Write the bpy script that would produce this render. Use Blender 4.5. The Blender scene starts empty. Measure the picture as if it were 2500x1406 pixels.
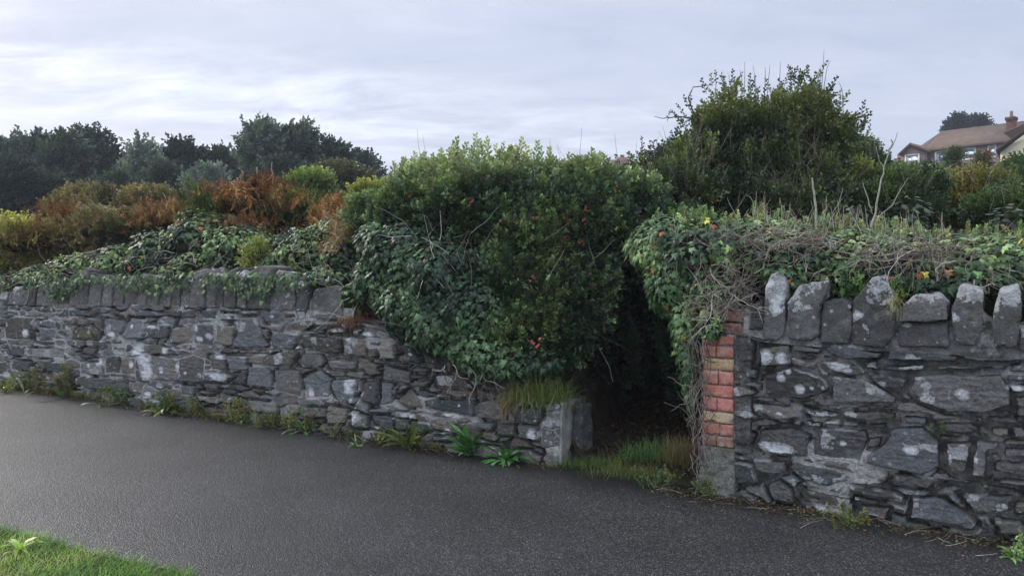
import bpy, bmesh, math, random
import numpy as np
from mathutils import Vector
R_ = math.radians
rng = np.random.default_rng(7)
random.seed(7)
col = bpy.context.scene.collection
scene = bpy.context.scene
F = 1900.0; HZ = 650.0; EYE = 1.6          # photograph's focal length and horizon in its 2500 px frame

# ------------------------------------------------------------------ camera, sky, sun, exposure
cam_d = bpy.data.cameras.new('camera'); cam = bpy.data.objects.new('camera', cam_d); col.objects.link(cam)
cam.location = (0, 0, EYE); cam.rotation_euler = (R_(90), 0, 0)
cam_d.sensor_width = 36; cam_d.lens = F/2500*36; cam_d.shift_y = -(703-HZ)/2500
cam_d.clip_start = .05; cam_d.clip_end = 3000
scene.camera = cam
SUN = Vector((-.74, .52, .52)).normalized()
el = math.asin(SUN.z); az = math.atan2(SUN.x, SUN.y)
w = bpy.data.worlds.new("World"); scene.world = w; w.use_nodes = True
nt = w.node_tree; nt.nodes.clear()
def node(nt, t, **k):
    n = nt.nodes.new(t)
    for a, v in k.items(): setattr(n, a, v)
    return n
def mth(nt, op, a, b=None, c=None, clamp=False):
    n = node(nt, 'ShaderNodeMath', operation=op, use_clamp=clamp)
    for i, v in enumerate((a, b, c)):
        if v is None: continue
        if isinstance(v, (int, float)): n.inputs[i].default_value = v
        else: nt.links.new(v, n.inputs[i])
    return n.outputs[0]
def mixc(nt, f, a, b, mode='MIX'):
    n = node(nt, 'ShaderNodeMix', data_type='RGBA', blend_type=mode)
    for i, v in ((0, f), (6, a), (7, b)):
        if isinstance(v, (int, float)): n.inputs[i].default_value = v
        elif isinstance(v, tuple): n.inputs[i].default_value = (*v[:3], 1)
        else: nt.links.new(v, n.inputs[i])
    return n.outputs[2]
def ramp(nt, f, pts):
    n = node(nt, 'ShaderNodeValToRGB'); e = n.color_ramp.elements
    while len(e) < len(pts): e.new(.5)
    for i, (p, c) in enumerate(pts):
        e[i].position = p; e[i].color = (*c, 1) if isinstance(c, tuple) else (c, c, c, 1)
    nt.links.new(f, n.inputs[0]); return n.outputs[0]
def noise(nt, vec, scale, detail=4, rough=.55, dist=0):
    n = node(nt, 'ShaderNodeTexNoise'); n.inputs['Scale'].default_value = scale
    n.inputs['Detail'].default_value = detail; n.inputs['Roughness'].default_value = rough
    n.inputs['Distortion'].default_value = dist
    if vec is not None: nt.links.new(vec, n.inputs['Vector'])
    return n.outputs[0]
sky = node(nt, 'ShaderNodeTexSky', sky_type='NISHITA', sun_disc=False)
sky.sun_elevation = el; sky.sun_rotation = az; sky.air_density = 1.2; sky.dust_density = 2.0
tc = node(nt, 'ShaderNodeTexCoord'); sep = node(nt, 'ShaderNodeSeparateXYZ')
nt.links.new(tc.outputs['Generated'], sep.inputs[0])
X, Y, Z = sep.outputs
zc = mth(nt, 'ADD', mth(nt, 'MAXIMUM', Z, 0.0), .16)
cmb = node(nt, 'ShaderNodeCombineXYZ')
nt.links.new(mth(nt, 'DIVIDE', X, zc), cmb.inputs[0]); nt.links.new(mth(nt, 'DIVIDE', Y, zc), cmb.inputs[1])
mp = node(nt, 'ShaderNodeMapping'); mp.inputs['Rotation'].default_value = (0, 0, .22); mp.inputs['Scale'].default_value = (.7, 1.35, 1)
mp.inputs['Location'].default_value = (.35, .2, 0)
nt.links.new(cmb.outputs[0], mp.inputs[0])
n1 = noise(nt, mp.outputs[0], .75, 7, .55, .4)
n2 = noise(nt, mp.outputs[0], 3.4, 9, .66, .5)
# broad light falling off from the sun's side (left) to the right, brighter near the horizon
side = mth(nt, 'MULTIPLY_ADD', X, -.34, .5)
low = mth(nt, 'SUBTRACT', 1.0, mth(nt, 'MULTIPLY', mth(nt, 'MAXIMUM', Z, 0.0), 2.6), clamp=True)
v = mth(nt, 'ADD', mth(nt, 'MULTIPLY', mth(nt, 'SUBTRACT', n1, .5), 1.0), mth(nt, 'MULTIPLY', mth(nt, 'SUBTRACT', n2, .5), .85))
v = mth(nt, 'ADD', v, mth(nt, 'MULTIPLY', side, .40))
v = mth(nt, 'ADD', v, mth(nt, 'MULTIPLY', mth(nt, 'MULTIPLY', low, side), .30))
zb_ = mth(nt, 'ADD', Z, mth(nt, 'MULTIPLY', X, .10))
band = mth(nt, 'SUBTRACT', 1.0, mth(nt, 'ABSOLUTE', mth(nt, 'MULTIPLY', mth(nt, 'SUBTRACT', zb_, .165), 13.0)), clamp=True)
band = mth(nt, 'MULTIPLY', band, mth(nt, 'MULTIPLY_ADD', X, -1.6, .75, clamp=True))
v = mth(nt, 'ADD', v, mth(nt, 'MULTIPLY', band, mth(nt, 'MULTIPLY_ADD', mth(nt, 'SUBTRACT', n2, .42), 2.0, .10)))
cl = ramp(nt, v, [(0.0, (.30, .335, .43)), (.32, (.36, .385, .475)), (.58, (.43, .46, .54)), (.85, (.52, .54, .585)), (1.1, (.66, .63, .60))])
up = mth(nt, 'MULTIPLY_ADD', Z, .9, -.35, clamp=True)
cl = mixc(nt, up, cl, (.60, .62, .70))
vs = node(nt, 'ShaderNodeVectorMath', operation='SCALE'); nt.links.new(mth(nt, 'MULTIPLY', mth(nt, 'ADD', 1.0, mth(nt, 'MULTIPLY', mth(nt, 'MULTIPLY', Y, -1.6, clamp=True), 1.3)), mth(nt, 'MULTIPLY_ADD', mth(nt, 'SUBTRACT', Z, .45, clamp=True), 8.0, 10.0)), vs.inputs[3])  # unseen sky overhead and behind the camera boosted to light the wall face
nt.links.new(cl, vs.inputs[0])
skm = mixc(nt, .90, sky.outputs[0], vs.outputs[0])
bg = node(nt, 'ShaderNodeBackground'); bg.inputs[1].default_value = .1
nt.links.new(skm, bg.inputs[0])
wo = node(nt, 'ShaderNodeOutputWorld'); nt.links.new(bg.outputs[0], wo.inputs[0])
ld = bpy.data.lights.new('sun', 'SUN'); ld.energy = 1.5; ld.angle = R_(14); ld.color = (1, .95, .88)
lo = bpy.data.objects.new('sun', ld); col.objects.link(lo); lo.rotation_euler = (-SUN).to_track_quat('-Z', 'Y').to_euler()
scene.view_settings.view_transform = 'Standard'; scene.view_settings.look = 'None'
scene.view_settings.exposure = 0.9; scene.view_settings.gamma = 1
scene.cycles.max_bounces = 6; scene.cycles.transparent_max_bounces = 4; scene.cycles.diffuse_bounces = 3

# ------------------------------------------------------------------ geometry helpers
def P(px, py, Yd):
    return np.array([(px-1250)/F*Yd, Yd, EYE-(py-HZ)/F*Yd])
def G(px, py, z=0.0):
    Yd = (EYE-z)*F/(py-HZ); return np.array([(px-1250)/F*Yd, Yd, z])
def vnoise(p, seed=0):
    """value noise, p (n,3) -> (n,) in 0..1"""
    p = np.asarray(p, float); i = np.floor(p).astype(np.int64); f = p-i; f = f*f*(3-2*f)
    def h(ix, iy, iz):
        n = (ix*374761393+iy*668265263+iz*2147483647*3+seed*974711) & 0xffffffff
        n = ((n ^ (n >> 13))*1274126177) & 0xffffffff
        return ((n ^ (n >> 16)) & 0xffff)/65535.0
    r = 0
    for a in (0, 1):
        for b in (0, 1):
            for c in (0, 1):
                r = r+h(i[:, 0]+a, i[:, 1]+b, i[:, 2]+c)*(f[:, 0] if a else 1-f[:, 0])*(f[:, 1] if b else 1-f[:, 1])*(f[:, 2] if c else 1-f[:, 2])
    return r
def fbm(p, seed=0, oct=3):
    p = np.asarray(p, float); r = 0; a = .5; t = 0
    for k in range(oct):
        r = r+a*vnoise(p*(2**k), seed+k*17); t += a; a *= .5
    return r/t
def sst(a, b, x):
    t = np.clip((x-a)/(b-a), 0, 1); return t*t*(3-2*t)
def unit(v): return v/np.maximum(np.linalg.norm(v, axis=-1, keepdims=True), 1e-9)
def rand_dirs(n): return unit(rng.normal(size=(n, 3)))

def mesh(name, V, faces, mat, parent=None, cols=None, masks=None, smooth=False, matidx=None):
    """faces: list of int arrays (n,k)"""
    me = bpy.data.meshes.new(name); V = np.asarray(V, np.float32)
    me.vertices.add(len(V)); me.vertices.foreach_set('co', V.ravel())
    faces = [np.asarray(f, np.int32) for f in faces if len(f)]
    li = np.concatenate([f.ravel() for f in faces]); tot = np.concatenate([np.full(len(f), f.shape[1], np.int32) for f in faces])
    st = np.concatenate([[0], np.cumsum(tot)[:-1]]).astype(np.int32)
    me.loops.add(len(li)); me.loops.foreach_set('vertex_index', li)
    me.polygons.add(len(tot)); me.polygons.foreach_set('loop_start', st); me.polygons.foreach_set('loop_total', tot)
    if smooth: me.polygons.foreach_set('use_smooth', np.ones(len(tot), bool))
    me.update(calc_edges=True); me.validate()
    for nm, arr in (('Col', cols), ('Msk', masks)):
        if arr is not None:
            a = me.color_attributes.new(nm, 'FLOAT_COLOR', 'POINT')
            c = np.ones((len(V), 4), np.float32); c[:, :3] = arr; a.data.foreach_set('color', c.ravel())
    me.materials.append(mat)
    o = bpy.data.objects.new(name, me); col.objects.link(o)
    if parent is not None: o.parent = parent; o.matrix_parent_inverse = parent.matrix_world.inverted()
    return o
def tag(o, label=None, cat=None, group=None, kind=None):
    for k, v in (('label', label), ('category', cat), ('group', group), ('kind', kind)):
        if v: o[k] = v
    return o
def thing(name, loc, label, cat, group=None, kind=None):
    o = bpy.data.objects.new(name, None); o.empty_display_size = .2; col.objects.link(o)
    from mathutils import Matrix
    o.location = tuple(float(x) for x in loc); o.matrix_world = Matrix.Translation(o.location)
    return tag(o, label, cat, group, kind)
class Acc:
    """collects vertex/face blocks into one mesh"""
    def __init__(s): s.V = []; s.F = {}; s.C = []; s.n = 0
    def add(s, V, faces, c):
        V = np.asarray(V, float)
        s.V.append(V)
        for f in faces:
            f = np.asarray(f, int)
            if len(f): s.F.setdefault(f.shape[1], []).append(f+s.n)
        c = np.asarray(c, float); s.C.append(np.broadcast_to(c, (len(V), 3)) if c.ndim == 1 else c); s.n += len(V)
    def build(s, name, mat, parent=None, smooth=False):
        return mesh(name, np.concatenate(s.V), [np.concatenate(f) for f in s.F.values()], mat, parent, cols=np.concatenate(s.C), smooth=smooth)
def box_vf(c, ax, ay, az_):
    c, ax, ay, az_ = (np.asarray(q, float) for q in (c, ax, ay, az_))
    V = [c+sx*ax+sy*ay+sz*az_ for sz in (-1, 1) for sy in (-1, 1) for sx in (-1, 1)]
    Fq = [(0, 2, 3, 1), (4, 5, 7, 6), (0, 1, 5, 4), (2, 6, 7, 3), (0, 4, 6, 2), (1, 3, 7, 5)]
    return np.array(V), np.array(Fq)

def tube_into(acc, pts, r0, r1, c, sides=4):
    pts = np.asarray(pts, float); m = len(pts)
    d = np.gradient(pts, axis=0); d = unit(d)
    ref = np.where(np.abs(d[:, 2:3]) > .9, np.array([[1., 0, 0]]), np.array([[0, 0, 1.]]))
    a = unit(np.cross(d, ref)); b = np.cross(d, a)
    r = np.linspace(r0, r1, m)[:, None]
    V = np.concatenate([pts+r*(math.cos(2*math.pi*k/sides)*a+math.sin(2*math.pi*k/sides)*b) for k in range(sides)])
    Fq = []
    for k in range(sides):
        k2 = (k+1) % sides
        for j in range(m-1): Fq.append((k*m+j, k*m+j+1, k2*m+j+1, k2*m+j))
    acc.add(V, [np.array(Fq)], c)
def wander(p, d, L, n, wob=.25, grav=0.0):
    pts = [np.array(p, float)]; d = unit(np.array(d, float))
    for i in range(n):
        d = unit(d+rng.normal(size=3)*wob+np.array([0, 0, -grav])); pts.append(pts[-1]+d*L/n)
    return pts

# leaf templates: (verts, faces, tint)
def ivy_leaf():
    h = [(0, 0), (.20, .14), (.47, .06), (.29, -.20), (.44, -.46), (.17, -.48)]
    o = h+[(0, -.98)]+[(-x, y) for x, y in reversed(h[1:])]
    V = [(0, -.34, .06)]+[(x, y, -.28*abs(x)+.10*y*y*-1) for x, y in o]
    n = len(o); Fs = [(0, 1+i, 1+(i+1) % n) for i in range(n)]
    t = np.ones((n+1, 3)); t[0] = 1.25; t[1] = 1.4
    return np.array(V), [np.array(Fs)[:, ::-1]], t
def oval_leaf(wd=.32):
    V = [(0, 0, 0), (wd, -.4, -.07), (wd*.7, -.75, -.08), (0, -1, -.05), (-wd*.7, -.75, -.08), (-wd, -.4, -.07), (0, -.5, .03)]
    Fs = [(6, 0, 1), (6, 1, 2), (6, 2, 3), (6, 3, 4), (6, 4, 5), (6, 5, 0)]
    t = np.ones((7, 3)); t[6] = 1.3
    return np.array(V), [np.array(Fs)], t
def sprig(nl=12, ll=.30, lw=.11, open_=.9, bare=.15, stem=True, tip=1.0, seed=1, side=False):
    r = np.random.default_rng(seed); V = []; Fs = []; T = []
    for i in range(nl):
        h = bare+(1-bare)*i/(nl-1); a = i*2.4+r.uniform(-.3, .3) if not side else (i % 2)*math.pi+r.uniform(-.4, .4)
        ev = open_*(1-.45*h)+r.uniform(-.15, .15); L = ll*(1-.35*h)*r.uniform(.8, 1.2)
        d = np.array([math.cos(a)*math.sin(ev), math.sin(a)*math.sin(ev), math.cos(ev)])
        s = unit(np.cross(d, [math.cos(a+1.2), math.sin(a+1.2), .3])); b = np.array([0, 0, h])
        nrm = np.cross(s, d); k = len(V)
        V += [b, b+d*L*.5+s*lw-nrm*.02, b+d*L, b+d*L*.5-s*lw-nrm*.02]
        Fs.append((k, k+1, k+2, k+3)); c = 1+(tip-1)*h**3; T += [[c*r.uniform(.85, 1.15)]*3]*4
    if stem:
        for q in (0, 1):
            k = len(V); x = .012 if q == 0 else 0; y = 0 if q == 0 else .012
            V += [(-x, -y, 0), (x, y, 0), (x*.5, y*.5, 1), (-x*.5, -y*.5, 1)]; Fs.append((k, k+1, k+2, k+3)); T += [[1.1, .75, .6]]*4
    return np.array(V), [np.array(Fs)], np.array(T)
def frames_nt(N, T):
    z = unit(N); y = -unit(T-z*np.sum(T*z, 1, keepdims=True)); x = np.cross(y, z)
    return np.stack([x, y, z], 2)
def frames_dir(D):
    z = unit(D); a = rand_dirs(len(D)); x = unit(np.cross(z, a)); y = np.cross(z, x)
    return np.stack([x, y, z], 2)
def scatter(acc, tpl, pos, Rm, size, cols):
    V, Fs, T = tpl; n = len(pos); k = len(V)
    size = np.broadcast_to(np.asarray(size, float), (n,))
    W = np.einsum('nij,kj->nki', Rm, V)*size[:, None, None]+pos[:, None, :]
    C = cols[:, None, :]*T[None]
    off = (np.arange(n)*k)[:, None, None]
    acc.add(W.reshape(-1, 3), [(f[None]+off).reshape(-1, f.shape[1]) for f in Fs], C.reshape(-1, 3))
def pick(n, pal, wts=None, jit=.18, p=None, freq=3.0):
    """colour per leaf from a palette; with p the palette choice also follows slow patches"""
    pal = np.array(pal, float); m = len(pal)
    if p is not None and len(p):
        t = np.clip((fbm(p*freq, 5)-.5)*2.6+.5+rng.normal(0, .22, n), 0, .999)*m; c = pal[t.astype(int)]
    else:
        c = pal[rng.choice(m, n, p=wts)]
    return c*np.exp(rng.normal(0, jit, (n, 1)))*np.exp(rng.normal(0, .05, (n, 3)))

def blob_pts(blobs, n, lump=.22, freq=2.6, depth=.12, back=.25, inside=.84, keep=None):
    B = np.array(blobs, float); c = B[:, :3]; r = B[:, 3:6]
    area = (r[:, 0]*r[:, 1]+r[:, 0]*r[:, 2]+r[:, 1]*r[:, 2]); out_p = []; out_n = []; got = 0
    for _ in range(12):
        m = max(1000, int((n-got)*1.8)); i = rng.choice(len(B), m, p=area/area.sum())
        d = rand_dirs(m); q = c[i]+d*r[i]
        f = (1+lump*(fbm(q*freq, 3)*2-1)*1.6)*(1-depth*rng.exponential(1, m))
        q = c[i]+d*r[i]*np.maximum(f, .3)[:, None]; nr = unit(d/r[i])
        ok = np.ones(m, bool)
        for j in range(len(B)):
            ok &= (((q-c[j])/r[j])**2).sum(1) > inside**2*((i != j) | (1 > 2)) - 1e9*(i == j)
        tc_ = unit(np.array([0, 0, EYE])-q); face = (nr*tc_).sum(1)
        ok &= (face > -.25) | (rng.random(m) < back)
        if keep is not None: ok &= keep(q)
        out_p.append(q[ok]); out_n.append(nr[ok]); got += ok.sum()
        if got >= n: break
    return np.concatenate(out_p)[:n], np.concatenate(out_n)[:n]
ICO = None
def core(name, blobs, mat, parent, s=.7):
    """dark hull added to block light inside foliage, one closed lumpy mesh per shrub"""
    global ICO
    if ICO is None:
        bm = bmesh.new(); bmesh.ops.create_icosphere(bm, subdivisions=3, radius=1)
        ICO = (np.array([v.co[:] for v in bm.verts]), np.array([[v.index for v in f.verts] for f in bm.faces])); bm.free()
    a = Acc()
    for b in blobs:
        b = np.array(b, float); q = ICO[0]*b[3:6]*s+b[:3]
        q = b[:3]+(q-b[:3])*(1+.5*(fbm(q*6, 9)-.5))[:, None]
        a.add(q, [ICO[1]], (.022, .024, .014))  # near-black hull, added so no light passes through the leaves
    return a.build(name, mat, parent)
def BL(lst): return [(*P(a, b, Yd), rx, ry, rz) for a, b, Yd, rx, ry, rz in lst]

def blades(acc, base, azi, elev, L, W, cols, droop=.5, segs=4, prof=None, serr=0.0, twist=None):
    """strap leaves / grass: one curved tapering strip each"""
    n = len(base); t = np.linspace(0, 1, segs+1)
    if prof is None: prof = 1-t**1.5*.92
    prof = prof.copy()
    if serr: prof[1:-1:2] *= (1-serr)
    L = np.broadcast_to(L, (n,)); W = np.broadcast_to(W, (n,)); droop = np.broadcast_to(droop, (n,))
    h = np.stack([np.cos(azi), np.sin(azi), 0*azi], 1); s = np.stack([-np.sin(azi), np.cos(azi), 0*azi], 1)
    if twist is not None: s = unit(s*np.cos(twist)[:, None]+np.array([0, 0, 1.])*np.sin(twist)[:, None])
    e = elev[:, None]-droop[:, None]*t[None]**1.3*1.6
    st = np.diff(t, prepend=0)[None]
    x = np.cumsum(np.cos(e)*st, 1)*L[:, None]; z = np.cumsum(np.sin(e)*st, 1)*L[:, None]
    C = base[:, None]+h[:, None]*x[..., None]; C[..., 2] += z
    wv = s[:, None]*(W[:, None]*prof[None])[..., None]*.5
    V = np.stack([C-wv, C+wv], 2).reshape(n, -1, 3)
    k = 2*(segs+1); f = np.array([(2*j, 2*j+1, 2*j+3, 2*j+2) for j in range(segs)])
    off = (np.arange(n)*k)[:, None, None]
    acc.add(V.reshape(-1, 3), [(f[None]+off).reshape(-1, 4)], np.repeat(cols, k, 0))

# ------------------------------------------------------------------ materials
def newmat(name):
    m = bpy.data.materials.new(name); m.use_nodes = True; t = m.node_tree
    b = t.nodes['Principled BSDF']; return m, t, b
def leafmat(name, rough=.45, transl=.25, spec=.5, attr=True):
    m, t, b = newmat(name); out = t.nodes['Material Output']
    a = node(t, 'ShaderNodeAttribute', attribute_name='Col')
    g = node(t, 'ShaderNodeNewGeometry'); c = a.outputs['Color']
    nz = noise(t, g.outputs['Position'], 45, 2)
    k_ = 1.35 if 'leaf' in name or 'grass' in name else 1.0
    c = mixc(t, 1.0, c, ramp(t, nz, [(.3, (.72*k_, .72*k_, .72*k_*.97)), (.7, (1.28*k_, 1.28*k_, 1.28*k_*.97))]), 'MULTIPLY')
    t.links.new(c, b.inputs['Base Color']); b.inputs['Roughness'].default_value = rough
    b.inputs['Specular IOR Level'].default_value = spec
    if transl > 0:
        tr = node(t, 'ShaderNodeBsdfTranslucent'); c2 = mixc(t, 1.0, c, (1.25, 1.35, .55), 'MULTIPLY'); t.links.new(c2, tr.inputs[0])
        mx = node(t, 'ShaderNodeMixShader'); mx.inputs[0].default_value = transl
        t.links.new(b.outputs[0], mx.inputs[1]); t.links.new(tr.outputs[0], mx.inputs[2]); t.links.new(mx.outputs[0], out.inputs[0])
    return m
M_ivy = leafmat('ivy_leaf', .45, .12, .28); M_leaf = leafmat('shrub_leaf', .42, .25, .45)
M_far = leafmat('tree_leaf', .6, .22, .25); M_grass = leafmat('grass_blade', .5, .3, .3)
M_dry = leafmat('dry_growth', .8, .15, .1); M_wood = leafmat('twig', .8, 0, .15)
M_flower = leafmat('flower_petal', .6, .3, .2); M_core = leafmat('shrub_light_blocker', .95, 0, .0)

def simple(name, c, rough=.7, spec=.3, nscale=None, namt=.2, bump=0, detail=4):
    m, t, b = newmat(name); b.inputs['Roughness'].default_value = rough; b.inputs['Specular IOR Level'].default_value = spec
    g = node(t, 'ShaderNodeTexCoord')
    if nscale:
        nz = noise(t, g.outputs['Object'], nscale, detail)
        cc = mixc(t, 1.0, c, ramp(t, nz, [(.3, 1-namt), (.7, 1+namt)]), 'MULTIPLY'); t.links.new(cc, b.inputs['Base Color'])
        if bump:
            bp = node(t, 'ShaderNodeBump'); bp.inputs['Strength'].default_value = bump; bp.inputs['Distance'].default_value = .01
            t.links.new(nz, bp.inputs['Height']); t.links.new(bp.outputs[0], b.inputs['Normal'])
    else: b.inputs['Base Color'].default_value = (*c, 1)
    return m

def stonemat():
    m, t, b = newmat('rubble_stone')
    tcx = node(t, 'ShaderNodeTexCoord'); P_ = tcx.outputs['Object']
    a = node(t, 'ShaderNodeAttribute', attribute_name='Col'); k = node(t, 'ShaderNodeAttribute', attribute_name='Msk')
    sp = node(t, 'ShaderNodeSeparateColor'); t.links.new(k.outputs['Color'], sp.inputs[0])
    n_f = noise(t, P_, 70, 6, .65); n_m = noise(t, P_, 11, 5, .6); n_l = noise(t, P_, 2.2, 3)
    c = mixc(t, 1.0, a.outputs['Color'], ramp(t, n_f, [(.30, .62), (.5, 1.0), (.72, 1.5)]), 'MULTIPLY')
    c = mixc(t, 1.0, c, ramp(t, n_m, [(.3, .86), (.7, 1.16)]), 'MULTIPLY')
    # thin grey crustose film, patchy
    film = mth(t, 'MULTIPLY', ramp(t, noise(t, P_, 7.5, 8, .72), [(.54, 0.0), (.64, 1.0)]), .45)
    c = mixc(t, film, c, (.20, .205, .205))
    # mortar
    mc = mixc(t, ramp(t, n_f, [(.3, 0.0), (.7, 1.0)]), (.17, .168, .16), (.46, .45, .43))
    mc = mixc(t, ramp(t, noise(t, P_, 3.5, 5), [(.48, 0.0), (.64, .75)]), mc, (.09, .09, .085))
    mf = mth(t, 'ADD', sp.outputs[0], mth(t, 'MULTIPLY', mth(t, 'SUBTRACT', n_m, .5), .9))
    c = mixc(t, ramp(t, mf, [(.42, 0.0), (.56, 1.0)]), c, mc)
    # lichen: field in G, edges broken by noise, plus small round spots
    lf = mth(t, 'ADD', sp.outputs[1], mth(t, 'MULTIPLY', mth(t, 'SUBTRACT', noise(t, P_, 26, 8, .68), .5), 1.25))
    lm = ramp(t, lf, [(.49, 0.0), (.54, 1.0)])
    vo = node(t, 'ShaderNodeTexVoronoi'); vo.inputs['Scale'].default_value = 26; t.links.new(P_, vo.inputs['Vector'])
    vs_ = node(t, 'ShaderNodeSeparateColor'); t.links.new(vo.outputs['Color'], vs_.inputs[0])
    rad = mth(t, 'MULTIPLY', mth(t, 'SUBTRACT', vs_.outputs[0], .62), .95)
    dd = mth(t, 'ADD', vo.outputs['Distance'], mth(t, 'MULTIPLY', mth(t, 'SUBTRACT', n_f, .5), .25))
    spot = mth(t, 'LESS_THAN', dd, rad); spot = mth(t, 'MULTIPLY', spot, ramp(t, n_l, [(.40, .15), (.6, .9)]))
    lc = mixc(t, ramp(t, n_f, [(.3, 0.0), (.7, 1.0)]), (.19, .195, .185), (.44, .455, .45))
    lc = mixc(t, ramp(t, lf, [(.84, 0.0), (.90, .75)]), lc, (.60, .62, .63)); lm2 = mth(t, 'MAXIMUM', lm, spot)
    c = mixc(t, lm2, c, lc)
    # moss / algae tint low down and in patches
    ms = mth(t, 'MULTIPLY', sp.outputs[2], ramp(t, noise(t, P_, 9, 6, .7), [(.48, 0.0), (.62, .85)]))
    c = mixc(t, ms, c, (.055, .06, .025))
    t.links.new(c, b.inputs['Base Color']); b.inputs['Roughness'].default_value = .82; b.inputs['Specular IOR Level'].default_value = .3
    bp = node(t, 'ShaderNodeBump'); bp.inputs['Strength'].default_value = 1.0; bp.inputs['Distance'].default_value = .016
    hh = mth(t, 'ADD', n_f, mth(t, 'MULTIPLY', n_m, 1.3)); t.links.new(hh, bp.inputs['Height']); t.links.new(bp.outputs[0], b.inputs['Normal'])
    return m
M_stone = stonemat()

# ------------------------------------------------------------------ walls
def wall_frame(O, E):
    O = np.array(O, float); E = np.array(E, float); D = unit(E-O)
    N = np.array([D[1], -D[0]]); 
    if N[1] < 0: N = -N                      # points away from the road
    return O, D, N
LW = wall_frame((.39, 6.25), (-6.60, 10.34)); RW = wall_frame((1.345, 5.53), (2.87, 4.54))
def uv(wf, px, py):
    """photo pixel -> (u along the wall, z) on the wall's face"""
    O, D, N = wf; k = (px-1250)/F
    # (k*Y, Y) = O + u D  ->  cross with D
    Yd = (O[1]*D[0]-O[0]*D[1])/(D[0]-k*D[1]); Xd = k*Yd
    u = (Xd-O[0])*D[0]+(Yd-O[1])*D[1]
    return u, EYE-(py-HZ)/F*Yd
def W3(wf, u, z, out=0.0):
    """wall coords -> world; out>0 stands proud of the face towards the road"""
    O, D, N = wf; u = np.asarray(u, float); z = np.asarray(z, float); out = np.asarray(out, float)
    return np.stack([O[0]+u*D[0]-out*N[0], O[1]+u*D[1]-out*N[1], z+0*u], -1)
def sdpoly(x, y, pg):
    pg = np.asarray(pg, float); d = np.full(x.shape, 1e9); ins = np.zeros(x.shape, bool); n = len(pg)
    for i in range(n):
        ax, ay = pg[i]; bx, by = pg[(i+1) % n]; ex, ey = bx-ax, by-ay
        t = np.clip(((x-ax)*ex+(y-ay)*ey)/(ex*ex+ey*ey+1e-12), 0, 1)
        d = np.minimum(d, (x-ax-t*ex)**2+(y-ay-t*ey)**2)
        c = ((ay > y) != (by > y)) & (x < ex*(y-ay)/(ey if abs(ey) > 1e-9 else 1e-9)+ax); ins ^= c
    d = np.sqrt(d); return np.where(ins, -d, d)

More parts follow.
